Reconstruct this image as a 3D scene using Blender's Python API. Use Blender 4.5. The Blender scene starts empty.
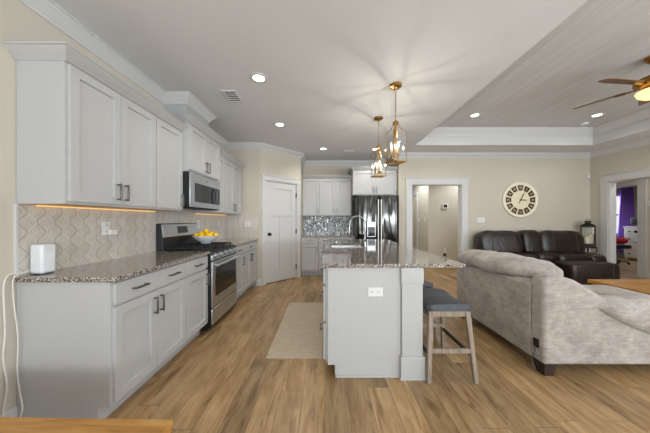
import bpy, bmesh, math, random
from mathutils import Matrix, Vector
PI = math.pi
random.seed(7)
S = bpy.context.scene
COL = S.collection

# ------------------------------------------------------------------ camera, world, light, exposure
cam_d = bpy.data.cameras.new('camera')
cam = bpy.data.objects.new('camera', cam_d); COL.objects.link(cam)
cam_d.sensor_fit = 'HORIZONTAL'; cam_d.sensor_width = 36.0
cam_d.lens = 36.0 * 238.0 / 650.0
cam_d.shift_y = 3.5 / 650.0
cam_d.clip_start = 0.02
cam.location = (0, 0, 1.263); cam.rotation_euler = (PI / 2, 0, 0)
S.camera = cam

world = bpy.data.worlds.new('world'); S.world = world; world.use_nodes = True
bg = world.node_tree.nodes['Background']
bg.inputs[0].default_value = (0.86, 0.93, 1.0, 1); bg.inputs[1].default_value = 1.3

S.view_settings.view_transform = 'Standard'; S.view_settings.look = 'None'
S.view_settings.gamma = 1.0; S.view_settings.use_curve_mapping = False
S.view_settings.exposure = -0.58
S.cycles.use_denoising = True
S.cycles.max_bounces = 10; S.cycles.diffuse_bounces = 6; S.cycles.transparent_max_bounces = 12
S.cycles.sample_clamp_indirect = 6.0

def area(name, loc, rot, sx, sy, power, col=(1, 1, 1)):
    l = bpy.data.lights.new(name, 'AREA'); l.shape = 'RECTANGLE'; l.size = sx; l.size_y = sy
    l.energy = power; l.color = col
    o = bpy.data.objects.new(name, l); COL.objects.link(o); o.location = loc; o.rotation_euler = rot
    return o
def spot(name, loc, power, col, angle=2.6, blend=0.6, r=0.05):
    l = bpy.data.lights.new(name, 'SPOT'); l.energy = power; l.color = col; l.spot_size = angle
    l.spot_blend = blend; l.shadow_soft_size = r
    o = bpy.data.objects.new(name, l); COL.objects.link(o); o.location = loc
    return o
DAY = (0.86, 0.935, 1.0)
# daylight through the rear windows (behind the camera) and an unseen side window added for light on the sofa
for k, x in enumerate((-0.75, 1.95, 4.6)):
    area('window_daylight', (x, -2.78, 1.45), (PI / 2, 0, 0), 1.9, 1.9, 42, DAY)
    area('ceiling_fill', (x, -2.62, 1.30), (PI / 2 + 0.75, 0, 0), 1.8, 0.8, 80 if k == 0 else 125, DAY)   # added lamp, aimed up to brighten the ceiling
area('side_fill', (6.05, -0.2, 1.45), (PI / 2, 0, PI / 2), 2.6, 1.7, 60, DAY)  # lamp at the added side window
area('side_ceiling_fill', (5.85, -0.2, 1.3), (PI / 2 + 0.75, 0, PI / 2), 2.6, 0.8, 115, DAY)  # added upward lamp, brightens the ceiling from the right
area('bedroom_daylight', (9.5, 8.3, 1.5), (PI / 2, 0, PI), 0.9, 1.4, 40, DAY)

# ------------------------------------------------------------------ colour / node helpers
def lin(h):
    h = h.lstrip('#'); c = [int(h[i:i + 2], 16) / 255 for i in (0, 2, 4)]
    return tuple((v / 12.92 if v <= 0.04045 else ((v + 0.055) / 1.055) ** 2.4) for v in c) + (1,)
class NT:
    def __init__(self, name):
        self.m = bpy.data.materials.new(name); self.m.use_nodes = True
        self.t = self.m.node_tree; self.n = self.t.nodes; self.b = self.n['Principled BSDF']
    def new(self, typ, **kw):
        nd = self.n.new(typ)
        for k, v in kw.items(): setattr(nd, k, v)
        return nd
    def link(self, a, b): self.t.links.new(a, b)
    def setin(self, nd, i, v):
        if hasattr(v, 'is_linked') or isinstance(v, bpy.types.NodeSocket): self.link(v, nd.inputs[i])
        else: nd.inputs[i].default_value = v
    def math(self, op, a, b=None, c=None):
        nd = self.new('ShaderNodeMath', operation=op); self.setin(nd, 0, a)
        if b is not None: self.setin(nd, 1, b)
        if c is not None: self.setin(nd, 2, c)
        return nd.outputs[0]
    def coord(self, scale=(1, 1, 1), rot=(0, 0, 0), loc=(0, 0, 0), kind='Object'):
        tc = self.new('ShaderNodeTexCoord'); mp = self.new('ShaderNodeMapping')
        self.link(tc.outputs[kind], mp.inputs[0])
        mp.inputs['Location'].default_value = loc; mp.inputs['Rotation'].default_value = rot; mp.inputs['Scale'].default_value = scale
        return mp.outputs[0]
    def noise(self, vec, scale, detail=3, rough=0.5, dist=0.0):
        nd = self.new('ShaderNodeTexNoise'); self.link(vec, nd.inputs['Vector'])
        nd.inputs['Scale'].default_value = scale; nd.inputs['Detail'].default_value = detail
        nd.inputs['Roughness'].default_value = rough; nd.inputs['Distortion'].default_value = dist
        return nd
    def ramp(self, fac, stops, interp='LINEAR'):
        nd = self.new('ShaderNodeValToRGB'); cr = nd.color_ramp; cr.interpolation = interp
        while len(cr.elements) < len(stops): cr.elements.new(0.5)
        for e, (p, c) in zip(cr.elements, stops): e.position = p; e.color = c
        self.link(fac, nd.inputs[0]); return nd.outputs[0]
    def mix(self, fac, a, b, blend='MIX'):
        nd = self.new('ShaderNodeMix', data_type='RGBA', blend_type=blend)
        self.setin(nd, 0, fac); self.setin(nd, 6, a); self.setin(nd, 7, b)
        return nd.outputs[2]
    def bump(self, h, strength=0.3, dist=0.01):
        nd = self.new('ShaderNodeBump'); nd.inputs['Strength'].default_value = strength; nd.inputs['Distance'].default_value = dist
        self.link(h, nd.inputs['Height']); self.link(nd.outputs[0], self.b.inputs['Normal'])
    def col(self, c): self.setin(self.b, 'Base Color', c)
    def set(self, **kw):
        for k, v in kw.items(): self.setin(self.b, k.replace('_', ' '), v)
def simple(name, hexc, rough=0.5, metal=0.0, nscale=20, namt=0.06, bump=0.0, **kw):
    t = NT(name); v = t.coord(); n = t.noise(v, nscale, 3)
    c = lin(hexc); lo = tuple(x * (1 - namt) for x in c[:3]) + (1,); hi = tuple(min(1, x * (1 + namt)) for x in c[:3]) + (1,)
    t.col(t.ramp(n.outputs['Fac'], [(0.3, lo), (0.7, hi)])); t.set(Roughness=rough, Metallic=metal, **kw)
    if bump: t.bump(n.outputs['Fac'], bump, 0.005)
    return t.m

M = {}
M['wall'] = simple('wall_paint', '#c8c1b3', 0.85, nscale=60, namt=0.015)
M['ceiling'] = simple('ceiling_paint', '#d9dadb', 0.9, nscale=60, namt=0.012)
M['trim'] = simple('white_trim_paint', '#cdcdcc', 0.42, nscale=40, namt=0.01)
M['cab'] = simple('cabinet_white_paint', '#b6b6b5', 0.4, nscale=30, namt=0.01)
M['nickel'] = simple('dark_nickel', '#83817f', 0.3, 1.0)
M['bronze'] = simple('dark_bronze', '#2a2623', 0.4, 0.7)
M['black'] = simple('black_enamel', '#141416', 0.35)
M['iron'] = simple('cast_iron', '#1b1b1c', 0.6)
M['blackglass'] = simple('black_glass', '#0b0c0e', 0.05, **{'Specular_IOR_Level': 0.7})
M['brass'] = simple('antique_brass', '#b08d57', 0.28, 1.0)
M['fanbrass'] = simple('antique_fan_brass', '#a67a3c', 0.32, 1.0)
M['plastic'] = simple('white_plastic', '#dddddb', 0.45)
M['router'] = simple('router_plastic', '#dde0e3', 0.4)
M['stitch'] = simple('brown_stitching', '#453429', 0.6)
M['ceramic'] = simple('white_ceramic', '#eef0f2', 0.15)
M['lemon'] = simple('lemon_peel', '#f5c510', 0.42, nscale=90, namt=0.1, bump=0.25)
M['stoolseat'] = simple('slate_stool_leather', '#4e525b', 0.5, nscale=70, namt=0.15, bump=0.15)
M['darkwood'] = simple('espresso_wood', '#2e211b', 0.45)
M['chrome'] = simple('polished_faucet_steel', '#8e8e8e', 0.16, 1.0)
M['cord'] = simple('white_cord', '#dedad2', 0.5)
M['candle'] = simple('ivory_wax', '#efe4cb', 0.6)
M['curtain'] = simple('purple_cloth', '#7a55b8', 0.8, nscale=50, namt=0.1)
M['red'] = simple('red_blanket', '#b51f2a', 0.9, nscale=40, namt=0.25)
M['dresser'] = simple('white_dresser_paint', '#e4e4e6', 0.5)
M['clockface'] = simple('cream_clock_paint', '#eadfc2', 0.6, nscale=14, namt=0.06)
M['clockrim'] = simple('ivory_clock_rim', '#f0e9d6', 0.5)
M['clockdark'] = simple('brown_clock_blocks', '#3d2a1c', 0.6)
M['clockcream'] = simple('cream_numeral_paint', '#d9cba5', 0.6)
M['mattdark'] = simple('dark_parts_and_shade', '#202124', 0.7)  # dark parts, and the shade in gaps, vents and round knobs
M['greyplastic'] = simple('dark_grey_plastic', '#4a4d52', 0.4)
M['sinksteel'] = simple('sink_steel', '#b9bbbd', 0.3, 1.0)
M['bag'] = simple('black_bag_cloth', '#1c1e26', 0.8, nscale=30, namt=0.3)

def m_emit(name, c, s):
    m = bpy.data.materials.new(name); m.use_nodes = True; t = m.node_tree; t.nodes.clear()
    e = t.nodes.new('ShaderNodeEmission'); o = t.nodes.new('ShaderNodeOutputMaterial')
    e.inputs[0].default_value = c; e.inputs[1].default_value = s; t.links.new(e.outputs[0], o.inputs[0]); return m
def m_bulb():
    m = bpy.data.materials.new('lit_candle_bulb'); m.use_nodes = True; t = m.node_tree; t.nodes.clear()
    e = t.nodes.new('ShaderNodeEmission'); tr = t.nodes.new('ShaderNodeBsdfTransparent'); mx = t.nodes.new('ShaderNodeMixShader'); o = t.nodes.new('ShaderNodeOutputMaterial')
    e.inputs[0].default_value = (1, 0.9, 0.74, 1); e.inputs[1].default_value = 24; mx.inputs[0].default_value = 0.5
    t.links.new(tr.outputs[0], mx.inputs[1]); t.links.new(e.outputs[0], mx.inputs[2]); t.links.new(mx.outputs[0], o.inputs[0]); return m
M['bulb'] = m_bulb()
M['can'] = m_emit('lit_downlight_lens', (1, 0.95, 0.86, 1), 9)
M['strip'] = m_emit('lit_warm_strip', (1, 0.6, 0.22, 1), 1.7)
M['bowl_lit'] = m_emit('lit_amber_glass', (1, 0.72, 0.33, 1), 2.6)

def m_glass():
    m = bpy.data.materials.new('thin_clear_glass'); m.use_nodes = True; t = m.node_tree; t.nodes.clear()
    tr = t.nodes.new('ShaderNodeBsdfTransparent'); g = t.nodes.new('ShaderNodeBsdfGlossy'); mx = t.nodes.new('ShaderNodeMixShader')
    mx.inputs[0].default_value = 0.07
    o = t.nodes.new('ShaderNodeOutputMaterial'); g.inputs['Roughness'].default_value = 0.02
    tr.inputs[0].default_value = (0.97, 0.98, 0.98, 1)
    t.links.new(tr.outputs[0], mx.inputs[1]); t.links.new(g.outputs[0], mx.inputs[2]); t.links.new(mx.outputs[0], o.inputs[0])
    return m
M['glass'] = m_glass()

def m_floor():
    t = NT('oak_plank_floor'); tc = t.new('ShaderNodeTexCoord'); sp = t.new('ShaderNodeSeparateXYZ'); t.link(tc.outputs['Object'], sp.inputs[0])
    wn = t.new('ShaderNodeTexWhiteNoise', noise_dimensions='1D'); t.link(t.math('FLOOR', t.math('MULTIPLY', sp.outputs[0], 1 / 0.16)), wn.inputs['W'])
    cb = t.new('ShaderNodeCombineXYZ'); t.link(t.math('MULTIPLY_ADD', wn.outputs[0], 9.0, sp.outputs[1]), cb.inputs[0]); t.link(sp.outputs[0], cb.inputs[1])
    br = t.new('ShaderNodeTexBrick'); t.link(cb.outputs[0], br.inputs['Vector'])
    br.offset = 0.0; br.offset_frequency = 2; br.squash = 1
    br.inputs['Scale'].default_value = 1; br.inputs['Mortar Size'].default_value = 0.0016; br.inputs['Mortar Smooth'].default_value = 0.2
    br.inputs['Brick Width'].default_value = 1.22; br.inputs['Row Height'].default_value = 0.16; br.inputs['Bias'].default_value = 0
    br.inputs['Color1'].default_value = (0, 0, 0, 1); br.inputs['Color2'].default_value = (1, 1, 1, 1); br.inputs['Mortar'].default_value = (0.5, 0.5, 0.5, 1)
    off = t.new('ShaderNodeVectorMath', operation='MULTIPLY_ADD')
    t.link(br.outputs['Color'], off.inputs[0]); off.inputs[1].default_value = (7, 13, 3); 
    mp = t.new('ShaderNodeMapping'); t.link(tc.outputs['Object'], mp.inputs[0]); mp.inputs['Scale'].default_value = (9, 1.6, 1)
    t.link(mp.outputs[0], off.inputs[2])
    g1 = t.noise(off.outputs[0], 1.6, 6, 0.6, 0.6)
    mp2 = t.new('ShaderNodeMapping'); t.link(tc.outputs['Object'], mp2.inputs[0]); mp2.inputs['Scale'].default_value = (60, 2.5, 1)
    g2 = t.noise(mp2.outputs[0], 1.5, 4, 0.6)
    base = t.ramp(g1.outputs['Fac'], [(0.2, lin('#674e34')), (0.36, lin('#95764f')), (0.55, lin('#ae9068')), (0.8, lin('#c2a57c'))])
    tone = t.ramp(br.outputs['Color'], [(0, (0.76, 0.75, 0.74, 1)), (1, (1.2, 1.17, 1.12, 1))])
    c = t.mix(1.0, base, tone, 'MULTIPLY')
    g3 = t.noise(off.outputs[0], 1.7, 2, 0.5, 1.0)
    knot = t.ramp(g3.outputs['Fac'], [(0.60, (1, 1, 1, 1)), (0.70, (0.60, 0.55, 0.50, 1))])
    c = t.mix(0.85, c, knot, 'MULTIPLY')
    grain = t.ramp(g2.outputs['Fac'], [(0.32, (0.80, 0.78, 0.76, 1)), (0.66, (1.06, 1.06, 1.06, 1))])
    c = t.mix(0.8, c, grain, 'MULTIPLY')
    c = t.mix(t.math('MULTIPLY', br.outputs['Fac'], 0.75), c, lin('#3d2a19'))
    t.col(c); t.set(Roughness=t.math('MULTIPLY_ADD', g2.outputs['Fac'], 0.14, 0.27))
    t.bump(t.math('SUBTRACT', g2.outputs['Fac'], br.outputs['Fac']), 0.12, 0.003)
    return t.m
M['floor'] = m_floor()

def m_granite():
    t = NT('speckled_granite'); v = t.coord()
    vo = t.new('ShaderNodeTexVoronoi'); t.link(v, vo.inputs['Vector']); vo.inputs['Scale'].default_value = 200
    n1 = t.noise(v, 90, 4, 0.7); n2 = t.noise(v, 9, 3)
    sp = t.new('ShaderNodeSeparateColor'); t.link(vo.outputs['Color'], sp.inputs[0])
    f = t.math('MULTIPLY_ADD', sp.outputs[0], 0.62, t.math('MULTIPLY', n1.outputs['Fac'], 0.45))
    c = t.ramp(f, [(0.2, lin('#0f0e0d')), (0.36, lin('#3d342c')), (0.5, lin('#7d6c5c')), (0.68, lin('#ab9d8f')), (0.8, lin('#dcdad8'))])
    c = t.mix(t.math('MULTIPLY', n2.outputs['Fac'], 0.2), c, lin('#2f2821'))
    t.col(c); t.set(Roughness=0.07, IOR=1.65, Coat_Weight=0.35, Coat_Roughness=0.03, Coat_IOR=1.55)
    return t.m
M['granite'] = m_granite()

def m_wavetile():
    t = NT('glossy_wave_tile'); tc = t.new('ShaderNodeTexCoord'); sp = t.new('ShaderNodeSeparateXYZ'); t.link(tc.outputs['Object'], sp.inputs[0])
    u = t.math('ADD', sp.outputs[0], sp.outputs[1]); z = sp.outputs[2]
    ph = t.math('MULTIPLY', z, 2 * PI / 0.135)
    s1 = t.math('MULTIPLY', t.math('SINE', ph), 0.25)
    w = t.math('MULTIPLY_ADD', u, 1 / 0.1, s1)
    fr = t.math('FRACT', w)
    d = t.math('ABSOLUTE', t.math('SUBTRACT', fr, 0.5))               # .5 at joints
    hump = t.math('SINE', t.math('MULTIPLY', fr, PI))
    wv = t.math('SINE', t.math('MULTIPLY', fr, 2 * PI * 4))
    h = t.math('MULTIPLY_ADD', wv, 0.10, t.math('POWER', hump, 0.45))
    fr2 = t.math('FRACT', t.math('ADD', t.math('MULTIPLY_ADD', u, 1 / 0.1, t.math('MULTIPLY', s1, -1.0)), 0.5)); d2 = t.math('ABSOLUTE', t.math('SUBTRACT', fr2, 0.5))
    ridge = t.ramp(d2, [(0.40, (0, 0, 0, 1)), (0.47, (1, 1, 1, 1))])
    h = t.math('MULTIPLY_ADD', ridge, 0.35, h)
    joint = t.ramp(d, [(0.46, (0, 0, 0, 1)), (0.485, (1, 1, 1, 1))])
    cell = t.math('FLOOR', w); wn = t.new('ShaderNodeTexWhiteNoise', noise_dimensions='1D'); t.link(cell, wn.inputs['W'])
    n = t.noise(tc.outputs['Object'], 14, 3)
    mixf = t.math('MULTIPLY_ADD', wn.outputs[0], 0.22, t.math('MULTIPLY_ADD', n.outputs['Fac'], 0.6, t.math('MULTIPLY', wv, 0.08)))
    c = t.ramp(mixf, [(0.15, lin('#bdb6ab')), (0.75, lin('#d6d0c7'))])
    c = t.mix(t.math('MULTIPLY', ridge, 0.45), c, lin('#d8d3c9'))
    c = t.mix(joint, c, lin('#a39b90'))
    t.col(c); t.set(Roughness=0.16, Coat_Weight=0.4, Coat_Roughness=0.08)
    t.bump(h, 0.45, 0.007)
    return t.m
M['wavetile'] = m_wavetile()

def m_mosaic():
    t = NT('silver_leaf_mosaic'); v = t.coord(scale=(1, 1, 0.62), rot=(0, 0.7, 0))
    vo = t.new('ShaderNodeTexVoronoi'); t.link(v, vo.inputs['Vector']); vo.inputs['Scale'].default_value = 34
    ve = t.new('ShaderNodeTexVoronoi', feature='DISTANCE_TO_EDGE'); t.link(v, ve.inputs['Vector']); ve.inputs['Scale'].default_value = 34
    sp = t.new('ShaderNodeSeparateColor'); t.link(vo.outputs['Color'], sp.inputs[0])
    c = t.ramp(sp.outputs[0], [(0.0, lin('#5d6266')), (0.35, lin('#8f9496')), (0.65, lin('#b9bcbc')), (0.9, lin('#e6e7e5'))])
    g = t.ramp(ve.outputs['Distance'], [(0.03, (1, 1, 1, 1)), (0.08, (0, 0, 0, 1))])
    t.col(t.mix(g, c, lin('#6a6c6c'))); t.set(Roughness=0.18, Metallic=t.math('MULTIPLY', sp.outputs[1], 0.5))
    t.bump(ve.outputs['Distance'], 0.5, 0.02)
    return t.m
M['mosaic'] = m_mosaic()

def m_steel(name, hexc, wav=0.0, rough=0.24, vertical=False):
    t = NT(name); v = t.coord(scale=(90, 90, 1.5) if vertical else (2, 2, 120)); n = t.noise(v, 3, 3)
    t.col(lin(hexc)); t.set(Metallic=1.0, Roughness=t.math('MULTIPLY_ADD', n.outputs['Fac'], 0.12, rough - 0.06))
    if wav:
        v2 = t.coord(scale=(5, 5, 1.3)); n2 = t.noise(v2, 1.0, 1); t.bump(n2.outputs['Fac'], wav, 0.03)
    return t.m
M['steel'] = m_steel('brushed_steel', '#cdd1d6', 0, 0.36)
M['satin'] = m_steel('satin_handle_steel', '#e2e0dc', 0, 0.42)
M['fridgesteel'] = m_steel('fridge_steel', '#4a4947', 0.6, 0.10, True)

def m_shiplap():
    t = NT('white_shiplap'); tc = t.new('ShaderNodeTexCoord'); sp = t.new('ShaderNodeSeparateXYZ'); t.link(tc.outputs['Object'], sp.inputs[0])
    fr = t.math('FRACT', t.math('MULTIPLY', sp.outputs[0], 1 / 0.135)); d = t.math('ABSOLUTE', t.math('SUBTRACT', fr, 0.5))
    g = t.ramp(d, [(0.455, (0, 0, 0, 1)), (0.485, (1, 1, 1, 1))])
    n = t.noise(t.coord(scale=(6, 0.6, 1)), 2, 3)
    c = t.ramp(n.outputs['Fac'], [(0.3, lin('#c2c0be')), (0.7, lin('#cecdcc'))])
    t.col(t.mix(t.math('MULTIPLY', g, 0.35), c, lin('#9c9890'))); t.set(Roughness=0.4)
    t.bump(t.math('SUBTRACT', 1.0, g), 0.25, 0.005)
    return t.m
M['shiplap'] = m_shiplap()

def m_wood(name, stops, sc=(1.2, 14, 14), rough=0.4, plank=None, axis=1):
    t = NT(name); v = t.coord(scale=sc); n = t.noise(v, 2.2, 5, 0.6, 0.8)
    c = t.ramp(n.outputs['Fac'], [(p, lin(h)) for p, h in stops])
    if plank:
        tc = t.new('ShaderNodeTexCoord'); sp = t.new('ShaderNodeSeparateXYZ'); t.link(tc.outputs['Object'], sp.inputs[0])
        q = t.math('MULTIPLY', sp.outputs[axis], 1 / plank); wn = t.new('ShaderNodeTexWhiteNoise', noise_dimensions='1D'); t.link(t.math('FLOOR', q), wn.inputs['W'])
        c = t.mix(1.0, c, t.ramp(wn.outputs[0], [(0, (0.8, 0.78, 0.74, 1)), (1, (1.12, 1.1, 1.08, 1))]), 'MULTIPLY')
        d = t.math('ABSOLUTE', t.math('SUBTRACT', t.math('FRACT', q), 0.5))
        c = t.mix(t.ramp(d, [(0.47, (0, 0, 0, 1)), (0.495, (0.7, 0.7, 0.7, 1))]), c, lin('#5d3a18'))
    t.col(c); t.set(Roughness=rough); t.bump(n.outputs['Fac'], 0.08, 0.003)
    return t.m
M['oak'] = m_wood('honey_oak', [(0.25, '#8a5a22'), (0.5, '#b98438'), (0.75, '#d3a356')], plank=0.09, rough=0.3)
M['oaktable'] = m_wood('honey_oak_planks', [(0.25, '#92622a'), (0.5, '#bd8a45'), (0.75, '#d7ac68')], plank=0.16, rough=0.35)
M['stoolwood'] = m_wood('weathered_wood', [(0.25, '#6f6154'), (0.5, '#8e7f70'), (0.75, '#aa9c8c')], sc=(20, 20, 2), rough=0.6)
M['fanwood'] = m_wood('walnut_blade', [(0.25, '#5a3b22'), (0.5, '#74502f'), (0.75, '#8d683f')], sc=(2, 14, 14), rough=0.4)

def m_chenille():
    t = NT('greige_chenille'); v = t.coord(); n1 = t.noise(v, 5, 5, 0.65, 0.6); n2 = t.noise(v, 130, 3, 0.7)
    n3 = t.noise(t.coord(scale=(1, 1, 3)), 16, 4, 0.7)
    f = t.math('MULTIPLY_ADD', n1.outputs['Fac'], 0.4, t.math('MULTIPLY_ADD', n3.outputs['Fac'], 0.35, t.math('MULTIPLY', n2.outputs['Fac'], 0.25)))
    t.col(t.ramp(f, [(0.36, lin('#7d746d')), (0.5, lin('#a0978f')), (0.64, lin('#bbb4ac'))]))
    t.set(Roughness=0.95, Sheen_Weight=0.25); t.bump(t.math('ADD', n2.outputs['Fac'], n3.outputs['Fac']), 0.3, 0.006)
    return t.m
M['chenille'] = m_chenille()
def m_leather():
    t = NT('dark_brown_leather'); v = t.coord(); n = t.noise(v, 90, 4, 0.7); n2 = t.noise(v, 6, 4, 0.6, 1.0)
    t.col(t.ramp(n2.outputs['Fac'], [(0.3, lin('#130d0a')), (0.6, lin('#241812')), (0.8, lin('#453328'))]))
    t.set(Roughness=t.math('MULTIPLY_ADD', n2.outputs['Fac'], 0.2, 0.24), Specular_IOR_Level=0.6)
    t.bump(t.math('MULTIPLY_ADD', n2.outputs['Fac'], 1.0, t.math('MULTIPLY', n.outputs['Fac'], 0.15)), 0.5, 0.02)
    return t.m
M['leather'] = m_leather()
def m_rug():
    t = NT('beige_flatweave'); v = t.coord(scale=(1, 3, 1)); n1 = t.noise(v, 9, 5, 0.7); n2 = t.noise(t.coord(scale=(1, 6, 1)), 70, 3, 0.7)
    f = t.math('MULTIPLY_ADD', n1.outputs['Fac'], 0.6, t.math('MULTIPLY', n2.outputs['Fac'], 0.4))
    t.col(t.ramp(f, [(0.3, lin('#b3a28a')), (0.5, lin('#c4b59d')), (0.7, lin('#d0c4b0'))])); t.set(Roughness=0.95)
    t.bump(n2.outputs['Fac'], 0.3, 0.004); return t.m
M['rug'] = m_rug()

# ------------------------------------------------------------------ mesh builder
class MB:
    def __init__(self): self.bm = bmesh.new(); self.T = Matrix.Identity(4)
    def v(self, p): return self.bm.verts.new(self.T @ Vector(p))
    def f(self, vs):
        try: return self.bm.faces.new(vs)
        except ValueError: return None
    def box(self, x0, x1, y0, y1, z0, z1):
        p = [self.v(c) for c in ((x0, y0, z0), (x1, y0, z0), (x1, y1, z0), (x0, y1, z0), (x0, y0, z1), (x1, y0, z1), (x1, y1, z1), (x0, y1, z1))]
        for q in ((0, 3, 2, 1), (4, 5, 6, 7), (0, 1, 5, 4), (1, 2, 6, 5), (2, 3, 7, 6), (3, 0, 4, 7)): self.f([p[i] for i in q])
        return self
    def bar(self, p0, p1, w, d, w1=None, d1=None, up=(0, 0, 1)):
        """square bar between two points, section w x d at p0 and w1 x d1 at p1 (w along x-ish side, d along the other)"""
        p0, p1 = Vector(p0), Vector(p1); w1 = w if w1 is None else w1; d1 = d if d1 is None else d1
        a = (p1 - p0).normalized(); u = Vector(up)
        if abs(a.dot(u)) > 0.8: sx = Vector((1, 0, 0)); 
        else: sx = a.cross(u).normalized()
        sy = a.cross(sx).normalized(); sx = sy.cross(a).normalized()
        r = []
        for p, ww, dd in ((p0, w, d), (p1, w1, d1)):
            r.append([self.v(p + sx * (i * ww / 2) + sy * (j * dd / 2)) for i, j in ((-1, -1), (1, -1), (1, 1), (-1, 1))])
        for i in range(4): self.f([r[0][i], r[0][(i + 1) % 4], r[1][(i + 1) % 4], r[1][i]])
        self.f(r[0][::-1]); self.f(r[1]); return self
    def loft(self, rings, caps=True, closed=False):
        R = [[self.v(p) for p in ring] for ring in rings]; n = len(R[0])
        for a, b in (list(zip(R, R[1:])) + ([(R[-1], R[0])] if closed else [])):
            for i in range(n): self.f([a[i], a[(i + 1) % n], b[(i + 1) % n], b[i]])
        if caps and not closed: self.f(R[0][::-1]); self.f(R[-1])
        return self
    def tube(self, pts, r, n=8, closed=False, r1=None):
        pts = [Vector(p) for p in pts]; rings = []; prev = None; m = len(pts)
        for i, p in enumerate(pts):
            a = pts[i - 1] if (i or closed) else p; b = pts[(i + 1) % m] if (i < m - 1 or closed) else p
            t = (b - a).normalized()
            if prev is None:
                ref = Vector((0, 0, 1)) if abs(t.z) < 0.9 else Vector((1, 0, 0)); s = t.cross(ref).normalized()
            else: s = (prev - t * prev.dot(t)).normalized()
            prev = s; q = t.cross(s)
            rr = r if r1 is None else r + (r1 - r) * i / (m - 1)
            rings.append([p + (s * math.cos(2 * PI * k / n) + q * math.sin(2 * PI * k / n)) * rr for k in range(n)])
        return self.loft(rings, True, closed)
    def cyl(self, p0, p1, r, r1=None, n=20): return self.tube([p0, p1], r, n, False, r1)
    def lathe(self, c, prof, n=28):
        rings = [[(c[0] + max(r, 1e-4) * math.cos(2 * PI * k / n), c[1] + max(r, 1e-4) * math.sin(2 * PI * k / n), c[2] + z) for k in range(n)] for r, z in prof]
        return self.loft(rings)
    def prism(self, pts, axis, a0, a1):
        def P(p, a): return {'x': (a, p[0], p[1]), 'y': (p[0], a, p[1]), 'z': (p[0], p[1], a)}[axis]
        return self.loft([[P(p, a0) for p in pts], [P(p, a1) for p in pts]])
    def pillow(self, c, h, e1=0.5, e2=0.5, nu=32, nv=16, fn=None):
        def sp(x, e): return math.copysign(abs(x) ** e, x)
        rings = []
        for j in range(nv + 1):
            a = -PI / 2 + PI * j / nv; a = max(-PI / 2 + 0.02, min(PI / 2 - 0.02, a)); ring = []
            for i in range(nu):
                b = 2 * PI * i / nu
                p = Vector((c[0] + h[0] * sp(math.cos(a), e1) * sp(math.cos(b), e2), c[1] + h[1] * sp(math.cos(a), e1) * sp(math.sin(b), e2), c[2] + h[2] * sp(math.sin(a), e1)))
                ring.append(fn(p) if fn else p)
            rings.append(ring)
        return self.loft(rings)
    def sweep(self, path, prof, closed=False):
        """profile (out, z) swept along a plan path; out is to the right of travel"""
        P = [Vector((p[0], p[1])) for p in path]; n = len(P); rings = []
        for i in range(n):
            d0 = (P[i] - P[i - 1]).normalized() if (i or closed) else None
            d1 = (P[(i + 1) % n] - P[i]).normalized() if (i < n - 1 or closed) else None
            d0 = d0 or d1; d1 = d1 or d0
            n0 = Vector((d0.y, -d0.x)); n1 = Vector((d1.y, -d1.x)); m = (n0 + n1); m = m / max(m.dot(n0), 0.2) if m.length > 1e-6 else n0
            rings.append([(P[i].x + m.x * o, P[i].y + m.y * o, z) for o, z in prof])
        return self.loft(rings, True, closed)

def smooth_pts(P, n=8):
    P = [Vector(p) for p in P]; out = []
    for i in range(len(P) - 1):
        p0, p1, p2, p3 = P[max(i - 1, 0)], P[i], P[i + 1], P[min(i + 2, len(P) - 1)]
        for k in range(n):
            t = k / n
            out.append(0.5 * ((2 * p1) + (-p0 + p2) * t + (2 * p0 - 5 * p1 + 4 * p2 - p3) * t * t + (-p0 + 3 * p1 - 3 * p2 + p3) * t ** 3))
    return out + [P[-1]]
MAT = {}     # object name -> matrix of its own frame (roots and parts)
def _wm(o): return MAT[o.name] if o is not None else Matrix.Identity(4)
def obj(name, mb, mat, parent=None, bevel=0.0, local=False, smooth=True, seg=2, loc=None):
    """links a builder's mesh as ONE object; coordinates are world ones unless local (the parent's frame)"""
    bm = mb.bm; bmesh.ops.recalc_face_normals(bm, faces=bm.faces)
    W = _wm(parent)
    if not local and parent is not None: bm.transform(W.inverted())
    if loc is not None: bm.transform(Matrix.Translation(-Vector(loc)))
    me = bpy.data.meshes.new(name); bm.to_mesh(me); bm.free()
    if smooth:
        for p in me.polygons: p.use_smooth = True
        me.set_sharp_from_angle(angle=math.radians(32))
    me.materials.append(M[mat] if isinstance(mat, str) else mat)
    o = bpy.data.objects.new(name, me); COL.objects.link(o); o.parent = parent
    if loc is not None: o.location = loc
    MAT[o.name] = W @ (Matrix.Translation(Vector(loc)) if loc is not None else Matrix.Identity(4))
    if bevel:
        b = o.modifiers.new('bevel', 'BEVEL'); b.width = bevel; b.segments = seg; b.limit_method = 'ANGLE'; b.angle_limit = math.radians(40)
    return o
def tag(o, label, cat, group=None):
    o['label'] = label; o['category'] = cat
    if group: o['group'] = group
    return o
def thing(name, label, cat, loc=(0, 0, 0), rz=0.0, group=None):
    o = bpy.data.objects.new(name, None); COL.objects.link(o); o.empty_display_size = 0.1
    o.location = loc; o.rotation_euler = (0, 0, rz)
    MAT[o.name] = Matrix.Translation(Vector(loc)) @ Matrix.Rotation(rz, 4, 'Z')
    return tag(o, label, cat, group)
def struct(name, mb, mat, parent=None, bevel=0.0, **kw):
    o = obj(name, mb, mat, parent, bevel, **kw)
    if parent is None: o['kind'] = 'structure'
    return o
def dup(root, loc, rz=None, label=None, group=None):
    r = root.copy(); COL.objects.link(r); r.location = loc
    if rz is not None: r.rotation_euler = (0, 0, rz)
    if label: r['label'] = label
    if group: r['group'] = group
    for ch in list(root.children):
        c = ch.copy(); COL.objects.link(c); c.parent = r
        for g in list(ch.children):
            d = g.copy(); COL.objects.link(d); d.parent = c
    return r

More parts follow.
